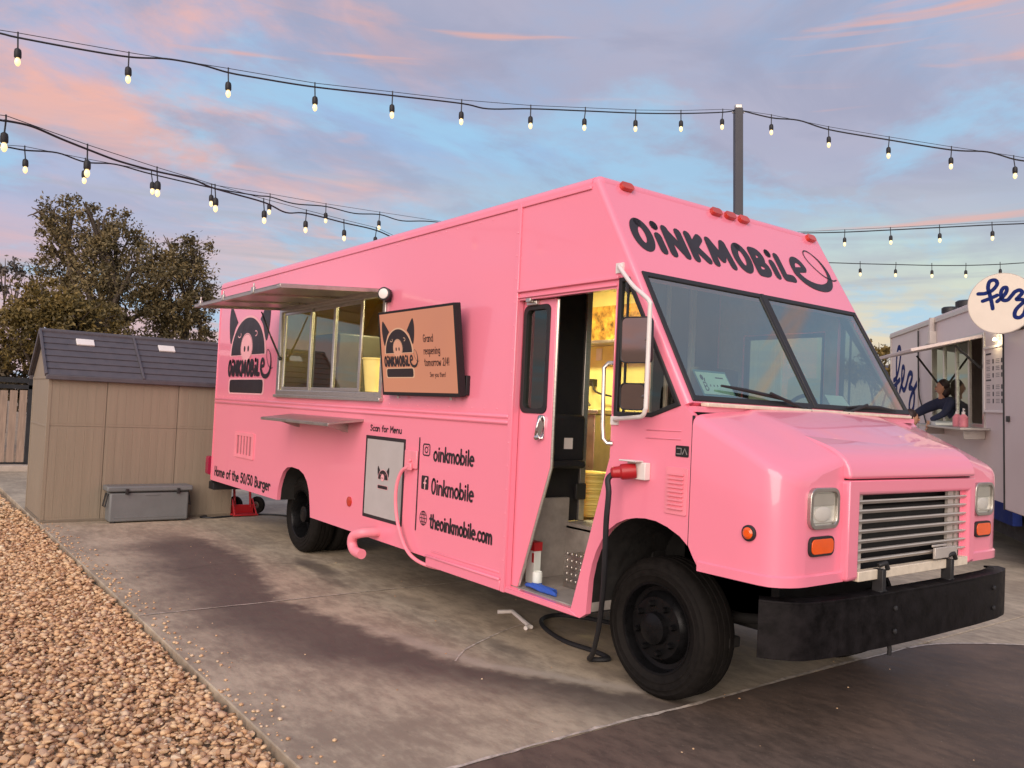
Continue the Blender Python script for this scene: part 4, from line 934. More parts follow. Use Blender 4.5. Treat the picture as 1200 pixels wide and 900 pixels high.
mirror(.118, 2.040, .092, .128); mirror(.112, 1.728, .078, .075)

# lettering and emblem on the truck
def bubble(b, fn, u0, h, wdt, v0, th, w):
    s = 'OiNKMOBiLe'; adv = {'O': .62, 'i': .30, 'N': .66, 'K': .60, 'M': .80, 'B': .60, 'L': .52, 'e': .62}
    tot = sum(adv[c] for c in s); sc = wdt/tot; u = 0; k = 0
    def st_(pts, q=th):
        nonlocal k
        b.stroke(pts, q, fn, w+.0003*(k % 4)); k += 1
    X = lambda pts: [(u0+(u+x)*sc, v0+y*h) for x, y in pts]
    for c in s:
        if c == 'O': st_(X(arc(.29, .5, .19, .38, 90, 455, 28)))
        elif c == 'i': st_(X([(.12, .56), (.13, .14)])); st_(X([(.12, .90), (.122, .91)]), th*1.05)
        elif c == 'N': st_(X([(.10, .86), (.10, .12)])); st_(X([(.10, .82), (.48, .18)])); st_(X([(.48, .86), (.49, .14)]))
        elif c == 'K': st_(X([(.10, .86), (.10, .12)])); st_(X([(.44, .84), (.14, .48)])); st_(X([(.2, .5), (.46, .14)]))
        elif c == 'M': st_(X([(.10, .12), (.13, .84)])); st_(X([(.13, .82), (.36, .30)])); st_(X([(.36, .30), (.58, .84)])); st_(X([(.58, .84), (.64, .12)]))
        elif c == 'B': st_(X([(.11, .86), (.11, .12)])); st_(X([(.11, .86)]+arc(.24, .68, .15, .18, 90, -90, 10)+[(.12, .5)])); st_(X([(.12, .48)]+arc(.26, .30, .19, .18, 90, -90, 10)+[(.11, .12)]))
        elif c == 'L': st_(X([(.11, .86), (.11, .14)])); st_(X([(.11, .14), (.40, .15)]))
        elif c == 'e':
            st_(X([(.14, .52), (.52, .60)]), th*.72); st_(X(arc(.33, .58, .22, .34, 15, 215, 16)), th*.85)
            # the curly tail: swells under the letter, loops up and back, flicks out
            p = [(.13, .42), (.28, .22), (.48, .09), (.75, .03), (1.05, .06), (1.32, .22), (1.47, .50), (1.49, .80), (1.38, 1.12), (1.16, 1.35), (.97, 1.40), (.85, 1.28), (.86, 1.05), (1.0, .80), (1.20, .58), (1.42, .46), (1.60, .43), (1.74, .48)]
            q = sm2(p, 6); nq = len(q); sw_ = [th*(1.0 if i < nq*.26 else max(.17, 1.0-(i-nq*.26)/(nq*.26)*.85)) for i in range(nq)]
            st_(X(q), sw_)
        u += adv[c]
front_fn = lambda u, v, w: slant(u, -v, w)
part('front_lettering', 'decal', T, lambda b: bubble(b, front_fn, .105, .255, 1.83, -.560, .068, .0025), smooth=False)
def pig(b_dark, b_pale, b_pink, fn, cx, w_, z0, z1, wo=-.002, sgn=-1):
    """face between two bun halves: z0 bottom bun foot, z1 ear tips; w_ half width of the dome"""
    Hh = z1-z0; V = lambda t: z0+Hh*t; U = lambda t: cx+w_*t
    L = lambda k: wo+sgn*.0012*k
    dome = arc(0, 0, 1, 1, 180, 0, 24); dome = [(U(x), V(.445)+y*Hh*.435) for x, y in dome]
    out = arc(0, 0, 1.08, 1.0, 180, 0, 24); out = [(U(x), V(.435)+y*Hh*.470) for x, y in out]
    bun = rrect(U(-1), U(1), V(.0), V(.155), Hh*.045); bun2 = rrect(U(-1.07), U(1.07), V(-.018), V(.170), Hh*.055)
    earL = sm2([(-.66, .84), (-.80, .91), (-.98, 1.0), (-1.14, 1.05), (-1.22, .93), (-1.20, .76), (-1.10, .60), (-.98, .62), (-.84, .76), (-.66, .84)], 4)
    earR = [(-x, y) for x, y in earL]
    for e in (earL, earR): b_dark.flat([(U(x), V(y)) for x, y in e[:-1]], fn, L(0))
    b_pale.flat(out, fn, L(1)); b_pale.flat(bun2, fn, L(1))
    b_dark.flat(dome, fn, L(2)); b_dark.flat(bun, fn, L(2))
    b_pink.flat([(U(x), V(y)) for x, y in arc(-.05, .53, .33, .155, 0, 350, 26)], fn, L(3))
    b_pale.stroke([(U(x), V(y)) for x, y in arc(-.05, .53, .35, .165, 0, 360, 26)], Hh*.010, fn, L(2.6), caps=False)
    for s_ in (-.11, .11): b_dark.flat([(U(-.05+s_+x*.05), V(.515+y*.035)) for x, y in arc(0, 0, 1, 1, 0, 340, 14)], fn, L(4))
    for s_ in (-1, 1): b_pale.stroke([(U(x), V(y)) for x, y in arc(-.03+s_*.48, .685, .09, .028, 200 if s_ < 0 else -90, 400 if s_ < 0 else 110, 12)], Hh*.012, fn, L(3))
def emblem(parent, fn, cx, w_, z0, z1, wo, sgn, mats):
    a, b, c = MB(), MB(), MB(); pig(a, b, c, fn, cx, w_, z0, z1, wo, sgn)
    Hh = z1-z0
    a2 = MB(); bubble(a2, fn, cx-w_*1.14, Hh*.215, w_*2.18, z0+Hh*.185, Hh*.050, wo+sgn*.0045) if sgn > 0 else bubble(a2, lambda u, v, w: fn(u, v, 2*(wo-.0045)-w), cx-w_*1.14, Hh*.215, w_*2.18, z0+Hh*.185, Hh*.050, wo-.0045)
    a.add(a2.v, a2.f)
    for q, m_ in zip((a, b, c), mats): q.build('pig_emblem', m_, parent, smooth=False)
emblem(T, side, -6.46, .57, 1.675, 2.70, -.0015, -1, ('decal', 'decalpink', 'decalpink'))
dec = lambda u, v, w: (u, -.0025-w, v)
for word, ua, ub, va, hh_, th_ in (('oinkmobile', -2.155, -1.60, 1.205, .105, .0205), ('Oinkmobile', -2.165, -1.585, .950, .110, .0205), ('theoinkmobile.com', -2.165, -1.335, .685, .100, .0205), ('Home of the 50/50 Burger', -7.42, -5.50, .615, .105, .025), ('Scan for Menu', -3.225, -2.67, 1.385, .050, .0115)):
    words('side_lettering', 'decal', T, word, dec, ua, ub, va, hh_, th_, 0)
part('divider_line', 'decal', T, lambda b: b.stroke([(-2.375, .632), (-2.375, 1.37)], .017, dec, 0, caps=False), smooth=False)
def icon_camera(b):
    b.stroke(dens(rrect(-2.315, -2.215, 1.235, 1.322, .018)+[(-2.215, 1.304)], .02), .011, dec, 0, caps=False); b.stroke(arc(-2.265, 1.278, .022, .022, 0, 360), .009, dec, .0004, caps=False); b.stroke([(-2.236, 1.304), (-2.2355, 1.3045)], .008, dec, .0004)
def icon_globe(b):
    for rx in (.052, .024): b.stroke(arc(-2.264, .743, rx, .055, 0, 360, 24), .006, dec, .0002, caps=False)
    for z in (.715, .743, .771):
        hw = .052*math.sqrt(max(0, 1-((z-.743)/.055)**2)); b.stroke([(-2.264-hw, z), (-2.264+hw, z)], .006, dec, .0005, caps=False)
    b.stroke([(-2.264, .688), (-2.264, .798)], .006, dec, .0008, caps=False)
part('social_icon', 'decal', T, icon_camera, smooth=False)
part('social_icon', 'decal', T, lambda b: b.flat(rrect(-2.318, -2.212, .968, 1.075, .012), dec, 0), smooth=False)
part('social_icon', 'decal', T, icon_globe, smooth=False)
part('social_icon', 'decalpink', T, lambda b: (b.stroke([(-2.235, 1.055), (-2.255, 1.055), (-2.262, 1.04), (-2.262, .968)], .015, lambda u, v, w: (u, -.0042-w, v), 0, caps=False), b.stroke([(-2.282, 1.018), (-2.24, 1.018)], .013, lambda u, v, w: (u, -.0046-w, v), 0, caps=False)), smooth=False)
# menu sticker: black border, blank inside
part('sticker_border', 'decal', T, lambda b: b.prism(rrect(-3.295, -2.595, .628, 1.342, .008), side, -.002, 0), smooth=False)
part('sticker', 'stickergrey', T, lambda b: b.prism(rrect(-3.265, -2.625, .658, 1.312, .006), side, -.0035, -.002), smooth=False)
a_, b_, c_ = MB(), MB(), MB(); pig(a_, b_, c_, side, -2.945, .085, .90, 1.08, -.0045, -1)
a_.build('sticker_emblem', 'decal', T, smooth=False); b_.build('sticker_emblem', 'decalpink', T, smooth=False); c_.build('sticker_emblem', 'decalpink', T, smooth=False)

# ------------------------------------------------------------------ screen on the truck side
TV = thing('menu_screen', 'lit orange screen with a black pig face hung beside the serving window', 'screen', (-2.29, -.13, 1.70))
tvc = Vector((-2.29, -.128, 2.04)); tvX = Vector((1, 0, 0)); tvU = Vector((0, -.088, .68)).normalized(); tvN = tvX.cross(tvU).normalized()
if tvN.y > 0: tvN = -tvN
tvf = lambda u, v, w: tuple(tvc+tvX*u+tvU*v+tvN*w)
part('casing', 'dark', TV, lambda b: (b.prism(rrect(-.585, .585, -.345, .345, .008), tvf, -.055, 0, [rrect(-.566, .566, -.318, .326, .003)]), b.prism(rrect(-.57, .57, -.33, .33, .004), tvf, -.06, -.02)), bevel=.004)
part('display', 'screenlit', TV, lambda b: b.prism(rrect(-.566, .566, -.318, .326, .003), tvf, -.02, -.003), smooth=False)
part('wall_bracket', 'dark', TV, lambda b: (b.box(-2.75, -1.80, -.045, 0, 1.80, 1.95), b.box(-1.80, -1.70, -.035, 0, 1.715, 1.86), b.box(-2.6, -2.0, -.06, 0, 1.95, 2.25)), bevel=.005)
part('screw', 'alu', TV, lambda b: [b.lathe([(.012, 0), (.012, .02)], tvf(x, -.352, -.03), -tvU, 8) for x in (-.38, .42)])
emblem(TV, tvf, -.27, .215, -.195, .245, -.0015, 1, ('decal', mat('screen_pale', (.1, .05, .03), .3, emit=.6, emitcol=(.85, .48, .30)), mat('screen_snout', (.1, .05, .03), .3, emit=.6, emitcol=(.85, .38, .24))))
scr_txt = mat('screen_dark_text', (.03, .01, .01), .3)
for word, ua, ub, va, hh_, th_ in (('Grand', .12, .265, .075, .055, .0085), ('reopening', .12, .355, -.02, .055, .0085), ('tomorrow 2/4!', .12, .475, -.11, .055, .0085), ('See you then!', .19, .415, -.195, .034, .0055)):
    words('screen_text', scr_txt, TV, word, tvf, ua, ub, va, hh_, th_, .001)

# ------------------------------------------------------------------ things on and in the truck
def cup(b, c, r0, r1, h, n=20):
    b.lathe([(r0, 0), (r1, h), (r1+.008, h), (r1+.008, h-.012), (r1, h-.012), (r1-.006, h-.006), (r0-.006, .01), (.001, .01)], c, (0, 0, 1), n)
o = part('bucket', 'yellow', None, lambda b: cup(b, (-3.30, .06, 1.725), .085, .12, .30)); tag(o, 'yellow bucket standing in the open end of the serving window', 'bucket')
def snack(b):
    for k in range(14):
        b.ball((-3.28+random.uniform(-.13, .13), .24+random.uniform(-.08, .08), 2.12+random.uniform(-.14, .17)), random.uniform(.04, .07), .05, random.uniform(.04, .07), 8, 6)
o = part('snack_bags', mat('snack_wrappers', (.75, .32, .05), .35, var=.8, scale=7), None, snack); tag(o, 'orange and yellow snack bags hanging behind the yellow bucket', 'snack bags')
BK = None
for i in range(5):
    def bas(b, z=.822+.058*i):
        b.lathe([(.10, 0), (.135, .105), (.145, .11), (.145, .098), (.13, .092), (.095, .005)], (-1.50+.008*(i % 2), 1.05, z), (0, 0, 1), 20)
        for k in range(3): b.lathe([(.112+.01*k, .03*k+.015), (.116+.01*k, .03*k+.02), (.112+.01*k, .03*k+.025)], (-1.50+.008*(i % 2), 1.05, z), (0, 0, 1), 20, cap=False)
    o = part('basket', 'yellow', None, bas)
    tag(o, ['yellow basket at the bottom of the stack inside the open door', 'yellow basket second from the bottom of the stack inside the door', 'yellow basket in the middle of the stack inside the door', 'yellow basket second from the top of the stack inside the door', 'yellow basket on top of the stack inside the open door'][i], 'basket', 'stacked yellow baskets')
o = thing('carton', 'white and red carton standing upright on the entry step', 'carton', (-1.16, .18, .434))
part('box', 'paper', o, lambda b: b.box(-1.20, -1.11, .20, .26, .434, .66), bevel=.004)
part('lid', 'red', o, lambda b: (b.box(-1.205, -1.105, .195, .265, .66, .72), b.box(-1.135, -1.112, .197, .20, .58, .645)), bevel=.006)
o = thing('can', 'small white can with a blue base on the entry step', 'can', (-1.02, .15, .434))
part('can_body', 'paper', o, lambda b: b.lathe([(.032, 0), (.034, .005), (.034, .10), (.030, .108), (.028, .102), (.001, .102)], (-1.02, .16, .434), (0, 0, 1), 18))
part('band', 'blue', o, lambda b: b.lathe([(.0355, .005), (.0355, .035)], (-1.02, .16, .434), (0, 0, 1), 18, cap=False))
def gloves(b):
    for k in range(5): b.tube(smooth_path([(-1.06+.03*k, .10+.01*k, .45), (-.98+.03*k, .08+.008*k, .462+.006*(k % 2)), (-.86+.03*k, .09, .445)], 4), .014, 7, [.8, 1, 1, 1, 1, 1, 1, 1, .7])
    b.tube([(-.95, .12, .45), (-.80, .13, .445)], .026, 8)
o = part('gloves', 'blue', None, gloves); tag(o, 'crumpled blue gloves lying at the edge of the entry step', 'gloves')
o = thing('permit_card', 'pale green permit card with a black letter leaning inside the windscreen', 'permit card', slant(.32, 1.55, -.03))
part('card', 'papergreen', o, lambda b: b.prism([(.185, 1.392), (.445, 1.392), (.455, 1.535), (.195, 1.535)], slant, -.022, -.019), smooth=False)
part('backing_card', 'cardblue', o, lambda b: b.prism([(.18, 1.374), (.462, 1.374), (.475, 1.56), (.19, 1.56)], slant, -.028, -.025), smooth=False)
def cardtext(b):
    fn = lambda u, v, w: slant(u, -v, w)
    text(b, 'B', fn, .215, .250, -1.512, .052, .007, -.0185)
    b.flat(arc(.222, -1.428, .014, .018, 0, 340, 14), fn, -.0185); b.stroke([(.236, -1.452), (.244, -1.432)], .008, fn, -.0185)
    b.stroke([(.34, -1.424), (.41, -1.424)], .009, fn, -.0185, caps=False)
    for k in range(6): b.stroke([(.268+.03*k, -1.478), (.278+.03*k, -1.478)], .013, fn, -.0185, caps=False)
part('print', 'decal', o, cardtext, smooth=False)
o = part('paper_notice', 'paper', None, lambda b: b.prism([(1.42, 1.47), (1.62, 1.47), (1.66, 1.565), (1.43, 1.565)], slant, -.03, -.027), smooth=False); tag(o, 'plain white paper notice lying inside the right hand windscreen pane', 'notice')
# power lead
path = smooth_path([(-.035, -.115, 1.298), (-.06, -.145, 1.26), (-.045, -.15, 1.18), (-.065, -.14, 1.02), (-.105, -.10, .83), (-.19, -.02, .61), (-.36, .12, .328), (-.56, .27, .10), (-.67, .35, .02), (-.62, .47, .02), (-.80, .50, .02), (-1.07, .48, .02), (-1.40, .57, .02), (-1.62, .72, .02), (-1.66, .92, .02), (-1.40, 1.10, .02), (-.9, 1.2, .02), (-.3, 1.3, .02)], 7)
o = part('power_cord', 'wire', None, lambda b: b.tube(path, .0165, 10)); tag(o, 'thick black power cord running from the red plug down to the ground under the truck', 'cord')
o = part('crank_handle', 'white', None, lambda b: (b.tube([(-1.96, .545, .02), (-1.92, .66, .02), (-1.91, .655, .02), (-1.52, .51, .02), (-1.48, .50, .02), (-1.49, .48, .025), (-1.47, .44, .02)], .016, 8)))
tag(o, 'bent white crank rod lying on the concrete below the open door', 'crank rod')
o = part('floor_cable', 'wire', None, lambda b: b.tube(smooth_path([(-7.98, .10, .012), (-7.9, .0, .012), (-7.8, .12, .012), (-7.85, .35, .012), (-7.95, .7, .012), (-7.7, 1.1, .012), (-6.9, 1.3, .012), (-6.0, 1.2, .012), (-5.6, 1.0, .012)], 7), .012, 8)); tag(o, 'thin black cable lying on the concrete beside the shed', 'cable')
# red hand truck
ht = thing('hand_truck', 'red hand truck with small black wheels lying behind the pink truck', 'hand truck', (-8.0, .75, 0))
part('frame', 'red', ht, lambda b: (b.tube([(-8.05, .50, .10), (-8.32, .52, 1.05)], .018, 8), b.tube([(-8.05, .72, .10), (-8.32, .74, 1.05)], .018, 8), b.tube([(-8.18, .50, .55), (-8.18, .73, .55)], .014, 8), b.box(-8.06, -7.84, .42, .76, .012, .03), b.box(-8.07, -8.04, .42, .76, .02, .14), b.tube([(-8.10, .40, .12), (-8.10, .92, .12)], .012, 8), b.tube([(-7.86, .44, .03), (-8.05, .46, .22)], .012, 6), b.tube([(-7.86, .74, .03), (-8.05, .74, .22)], .012, 6)), bevel=.003)
for y, x in ((.84, -8.12), (.56, -8.22)):
    w_ = part('wheel', 'tyre', ht, lambda b: b.lathe([(.05, -.03), (.09, -.035), (.115, -.022), (.12, 0), (.115, .022), (.09, .035), (.05, .03)], (x, y, .12), (.55, -.83, 0), 24)); WORLD[w_.name] = Matrix()
    part('hub', 'steel', w_, lambda b: b.lathe([(.05, -.032), (.05, .032)], (x, y, .12), (.55, -.83, 0), 14))

# ------------------------------------------------------------------ shed
SH = thing('storage_shed', 'tan resin storage shed with a grey shingled roof and two white skylights', 'shed', (-8.66, -.5, 0))
YL, YR, XF, XB = -1.845, .43, -8.0, -9.33
cols = [(YL, -1.205), (-1.195, -.345), (-.335, YR)]
for (y0, y1) in cols:
    for z0, z1 in ((.03, 1.1675), (1.171, 1.80)):
        def pn(b):
            b.box(XF-.05, XF, y0, y1, z0, z1)
            k = max(3, int((y1-y0)/.105))
            for i in range(k):
                ya = y0+.02+(y1-y0-.04)*i/k; yb = y0+.02+(y1-y0-.04)*(i+1)/k
                b.box(XF-.001, XF+.0018, ya+.002, yb-.002, z0+.03, z1-.03)
        part('wall_panel', 'shed', SH, pn, smooth=False, bevel=.0012, seg=1)
part('floor_base', 'shedseam', SH, lambda b: b.box(XB-.01, XF+.012, YL-.012, YR+.01, .0, .03), bevel=.004)
part('panel_seam', 'shedseam', SH, lambda b: b.box(XF-.045, XF-.008, YL+.01, YR-.01, .03, 1.80), smooth=False)
# gable ends with a small vent, back wall
def gab(y0, y1):
    return [(XF-.052, .03), (XF-.052, 1.80), (XF-.10, 1.86), (-8.665, 2.27), (XB+.10, 1.86), (XB, 1.80), (XB, .03)]
part('gable_wall', 'shed', SH, lambda b: b.prism(gab(0, 0), lambda u, v, w: (u, w, v), YL-.002, YL+.045), smooth=False, bevel=.004)
part('gable_wall', 'shed', SH, lambda b: b.prism(gab(0, 0), lambda u, v, w: (u, w, v), YR-.045, YR+.002), smooth=False, bevel=.004)
part('gable_rail', 'shed', SH, lambda b: (b.box(XB-.004, XF+.004, YL-.012, YL-.002, 1.735, 1.765), b.box(XF-.075, XF+.006, YL-.010, YL+.03, .031, 1.76), b.box(XB, XB+.05, YL-.010, YL+.0, .03, 1.76), b.box(XB, XF, YL-.009, YL-.002, 1.15, 1.175)), bevel=.003)
part('gable_vent', 'shedseam', SH, lambda b: [b.box(-8.73, -8.60, YL-.014, YL-.002, 2.04+.03*k, 2.06+.03*k) for k in range(4)])
part('back_wall', 'shed', SH, lambda b: b.box(XB, XB+.05, YL+.046, YR-.046, .03, 1.80))
# roof: rows of moulded shingles, two panels a side
EV, RG = Vector((-7.945, 0, 1.770)), Vector((-8.665, 0, 2.335)); rows_ = 7
for mir in (False, True):
    e, r = (EV, RG) if not mir else (Vector((-9.385, 0, 1.770)), RG)
    ds = (r-e)/rows_; nn = Vector((ds.z, 0, -ds.x)).normalized(); nn = nn if nn.z > 0 else -nn
    for (y0, y1) in ((YL-.055, -.805), (-.785, YR+.05)):
        for k in range(rows_):
            a = e+ds*k; c = e+ds*(k+1)*1.0
            part('shingle_row', 'shingle', SH, lambda b: b.add([(*(a+nn*.030).xz, 0)]*0+[tuple(p) for p in [Vector((a.x, y0, a.z))+nn*.0, Vector((a.x, y1, a.z))+nn*.0, Vector((c.x, y1, c.z)), Vector((c.x, y0, c.z)), Vector((a.x, y0, a.z))+nn*.026, Vector((a.x, y1, a.z))+nn*.026, Vector((c.x, y1, c.z))+nn*.014, Vector((c.x, y0, c.z))+nn*.014]], [(0, 1, 2, 3), (4, 5, 6, 7), (0, 1, 5, 4), (1, 2, 6, 5), (2, 3, 7, 6), (3, 0, 4, 7)]), smooth=False, bevel=.006)
    for yy in (-.805, YL-.06):
        part('roof_rib', 'shingle', SH, lambda b: b.obox((e+r)/2+Vector((0, yy+.01, 0))+nn*.018, (r-e).normalized(), Vector((0, 1, 0)), nn, (r-e).length/2, .014, .024), bevel=.004)
    if not mir:
        for yc in (-1.40, -.40):
            c = e+ds*5.45
            part('skylight', 'white', SH, lambda b: b.obox(c+Vector((0, yc, 0))+nn*.026, ds.normalized(), Vector((0, 1, 0)), nn, .062, .105, .012), bevel=.006)
    part('eave_trim', 'shingle', SH, lambda b: b.obox(e+Vector((0, (YL+YR)/2, -.012)), Vector((0, 1, 0)), Vector((1, 0, 0)), Vector((0, 0, 1)), (YR-YL)/2+.05, .025, .028), bevel=.008)
part('ridge_cap', 'shingle', SH, lambda b: b.tube([(-8.665, YL-.06, 2.345), (-8.665, YR+.05, 2.345)], .038, 10))
# cooler
CL = thing('cooler_chest', 'long grey cooler chest on the concrete against the shed wall', 'cooler', (-7.83, -.68, 0))
part('tub', 'cooler', CL, lambda b: b.box(-7.955, -7.715, -1.155, -.215, .015, .375), bevel=.022, seg=3)
lid = part('lid', 'cooler', CL, lambda b: b.box(-7.975, -7.69, -1.195, -.175, .388, .455), bevel=.018, seg=3)
part('seal', 'black', CL, lambda b: b.box(-7.95, -7.72, -1.15, -.22, .37, .392))
for y in (-.97, -.36): part('latch', 'black', CL, lambda b: b.box(-7.70, -7.672, y-.018, y+.018, .355, .425), bevel=.005)
for y in (-1.165, -.205): part('handle', 'black', CL, lambda b: b.tube([(-7.90, y, .36), (-7.90, y+(.03 if y > -.5 else -.03), .20), (-7.78, y+(.03 if y > -.5 else -.03), .20), (-7.78, y, .36)], .010, 8))
for x in (-7.94, -7.78):
    for y in (-1.13, -.29): part('foot', 'black', CL, lambda b: b.box(x, x+.05, y, y+.05, 0, .018))
part('front_recess', 'cooler', CL, lambda b: (b.box(-7.716, -7.711, -1.10, -.27, .06, .075), b.box(-7.716, -7.708, -.75, -.58, .335, .352)), bevel=.002)

# ------------------------------------------------------------------ fence, trees
FN = thing('fence', 'weathered plank fence with black iron posts and top rail behind the shed', 'fence', (-15.5, -1, 0))
board = None
for i in range(46):
    y = -5.6+i*.165
    hgt = 1.55+random.uniform(-.015, .015)
    if i < 6: 
        pass
    o = part('board', 'wood', FN, lambda b: b.box(-15.515+random.uniform(-.004, .004), -15.49, y+.006, y+.132, .14, hgt), smooth=False)
part('rail', 'iron', FN, lambda b: (b.box(-15.54, -15.48, -5.7, 2.1, 1.58, 1.66), b.box(-15.54, -15.50, -5.7, 2.1, .10, .14), b.box(-15.55, -15.52, -5.7, 2.1, 1.70, 1.80)))
for y in (-5.6, -3.4, -1.12, 1.2): part('post', 'iron', FN, lambda b: b.box(-15.56, -15.48, y-.04, y+.04, 0, 1.84))
def leaves(blobs, n, size, cl):
    tot = sum(a*b_*c for _, (a, b_, c) in blobs); C_ = []
    for (c, r) in blobs:
        k = int(n*(r[0]*r[1]*r[2])/tot); nc = max(3, k//cl)
        d_ = rng.normal(size=(nc, 3)); d_ /= np.linalg.norm(d_, axis=1)[:, None]; rad = rng.uniform(.25, 1.05, nc)[:, None]**.6
        cc = d_*rad*np.array(r)+np.array(c); csz = rng.uniform(.5, 1.3, nc)
        idx = rng.integers(0, nc, k); C_.append(cc[idx]+rng.normal(size=(k, 3))*(np.array(r)*.095+.035)*csz[idx][:, None])
    C_ = np.vstack(C_); m_ = len(C_)
    a = rng.normal(size=(m_, 3)); a /= np.linalg.norm(a, axis=1)[:, None]; b_ = rng.normal(size=(m_, 3)); b_ -= (b_*a).sum(1)[:, None]*a; b_ /= np.linalg.norm(b_, axis=1)[:, None]
    s = (size*rng.uniform(.6, 1.4, m_))[:, None]
    V = np.stack([C_-a*s, C_+b_*s*.45, C_+a*s, C_-b_*s*.45], 1).reshape(-1, 3); F = np.arange(m_*4).reshape(-1, 4)
    return V, F
def crown(name, V, F, m, parent):
    me = bpy.data.meshes.new(name); me.vertices.add(len(V)); me.vertices.foreach_set('co', V.ravel()); me.loops.add(F.size); me.loops.foreach_set('vertex_index', F.ravel())
    me.polygons.add(len(F)); me.polygons.foreach_set('loop_start', np.arange(0, F.size, 4)); me.polygons.foreach_set('loop_total', np.full(len(F), 4)); me.update(calc_edges=True)
    me.materials.append(M[m]); o = bpy.data.objects.new(name, me); COL.objects.link(o); adopt(o, parent); return o
def tree(name, label, cat, base, top, blobs, n, size, m, trunk=.22, cl=75, group=None, limbs=True):
    base = Vector(base); t = thing(name, label, cat, base, group)
    cen = Vector((0, 0, 0))
    for c, r in blobs: cen += Vector(c)
    cen /= len(blobs)
    crown('crown', *leaves(blobs, n, size, cl), m, t)
    if limbs:
        def tr(b):
            fork = base.lerp(cen, .45); fork.z = base.z+(cen.z-base.z)*.45
            b.tube(smooth_path([base-Vector((0, 0, .2)), base.lerp(fork, .5)+Vector((.1, .08, 0)), fork], 4), trunk, 9, [1.15-.04*i for i in range(9)])
            for c, r in blobs:
                c = Vector(c); mid = fork.lerp(c, .5)+Vector((random.uniform(-.3, .3), random.uniform(-.3, .3), random.uniform(0, .4)))
                tip = c+Vector((c.x-fork.x, c.y-fork.y, abs(r[2]))).normalized()*max(r)*.75
                b.tube(smooth_path([fork, mid, c, tip], 4), trunk*.55, 7, [1-.07*i for i in range(13)])
                for q in range(5):
                    s_ = c+Vector((random.uniform(-1, 1)*r[0], random.uniform(-1, 1)*r[1], random.uniform(-.3, 1)*r[2]))*.9
                    b.tube(smooth_path([mid.lerp(c, .5), c.lerp(s_, .5), s_], 3), trunk*.2, 5, [1, .9, .8, .7, .5, .4, .25])
        part('trunk', 'bark', t, tr)
    return t
def blob(px, py, d, rpx, rpy, dep=None):
    c = at(px, py, d); k = d/FPX; r = (rpx*k*.98, rpx*k*.98, rpy*k*1.06); return (tuple(c), r)
g0 = lambda px, d: (at(px, 480, d).x, at(px, 480, d).y, -.06)
tree('oak_tree', 'tall brown green oak with a ragged crown behind the shed', 'tree', g0(140, 24), 7,
     [blob(75, 262, 24, 40, 30), blob(112, 268, 23.5, 45, 34), blob(105, 310, 24, 60, 40), blob(150, 325, 23.5, 55, 45), blob(100, 355, 23.5, 55, 38), blob(160, 370, 24, 55, 32), blob(135, 290, 24, 40, 35), blob(70, 300, 24.5, 30, 34), blob(55, 255, 24, 22, 16)], 19500, .054, 'leafA', .2, group='trees behind the shed')
tree('oak_tree', 'rounder oak with rusty leaves between the shed and the pink truck', 'tree', g0(212, 25), 6,
     [blob(205, 305, 25, 38, 34), blob(225, 325, 25, 38, 42), blob(200, 350, 24.5, 45, 40), blob(232, 360, 25, 30, 36), blob(212, 385, 25, 40, 20)], 12500, .054, 'leafA', .17, group='trees behind the shed')
tree('shrub_tree', 'yellow green bushy tree at the left above the fence', 'tree', g0(45, 20), 4,
     [blob(52, 362, 20, 45, 36), blob(20, 395, 20, 40, 36), blob(80, 385, 20, 40, 34), blob(112, 380, 20.5, 40, 24)], 14000, .052, 'leafB', .1, group='trees behind the shed')
tree('bare_tree', 'thin grey tree with sparse twigs at the far left edge', 'tree', g0(4, 30), 6,
     [blob(6, 330, 30, 24, 34), blob(18, 345, 30, 18, 30), blob(-25, 350, 30, 30, 40), blob(0, 375, 30, 26, 28)], 2600, .07, 'leafC', .1, group='trees behind the shed')
sc_ = tree('undergrowth', 'dark brown undergrowth along the back of the plank fence', 'bushes', g0(20, 21), 2,
     [blob(-30, 440, 21, 46, 40), blob(15, 440, 21, 46, 42), blob(60, 440, 21, 50, 40), blob(110, 430, 21, 50, 36), blob(160, 430, 21.5, 50, 36), blob(210, 430, 22, 50, 36), blob(255, 430, 22, 40, 34), blob(-90, 430, 21, 58, 50)], 16000, .075, 'leafD', .05, limbs=False)
tree('far_tree', 'small reddish tree seen between the windscreen and the white trailer', 'tree', g0(1030, 38), 4,
     [blob(1030, 425, 38, 22, 30), blob(1015, 440, 38, 24, 30), blob(1045, 440, 38, 20, 30)], 1800, .13, 'leafB', .1)
hs = thing('distant_house', 'tiny pale house roof beyond the small reddish tree', 'house', g0(1036, 60))
hb = at(1036, 440, 60)
part('wall', 'cream', hs, lambda b: b.box(hb.x-2.4, hb.x+2.4, hb.y-1.6, hb.y+1.6, -.08, 5.0), bevel=.02)
part('roof', 'shingle', hs, lambda b: b.prism([(-2.0, 5.02), (2.0, 5.02), (0, 6.1)], lambda u, v, w: (hb.x+w, hb.y+u, v), -2.7, 2.7))
wn = part('window', 'dark', hs, lambda b: b.obox(hb+Vector((0, -1.62, 0)), Vector((1, 0, 0)), Vector((0, 1, 0)), Vector((0, 0, 1)), .5, .03, .5))

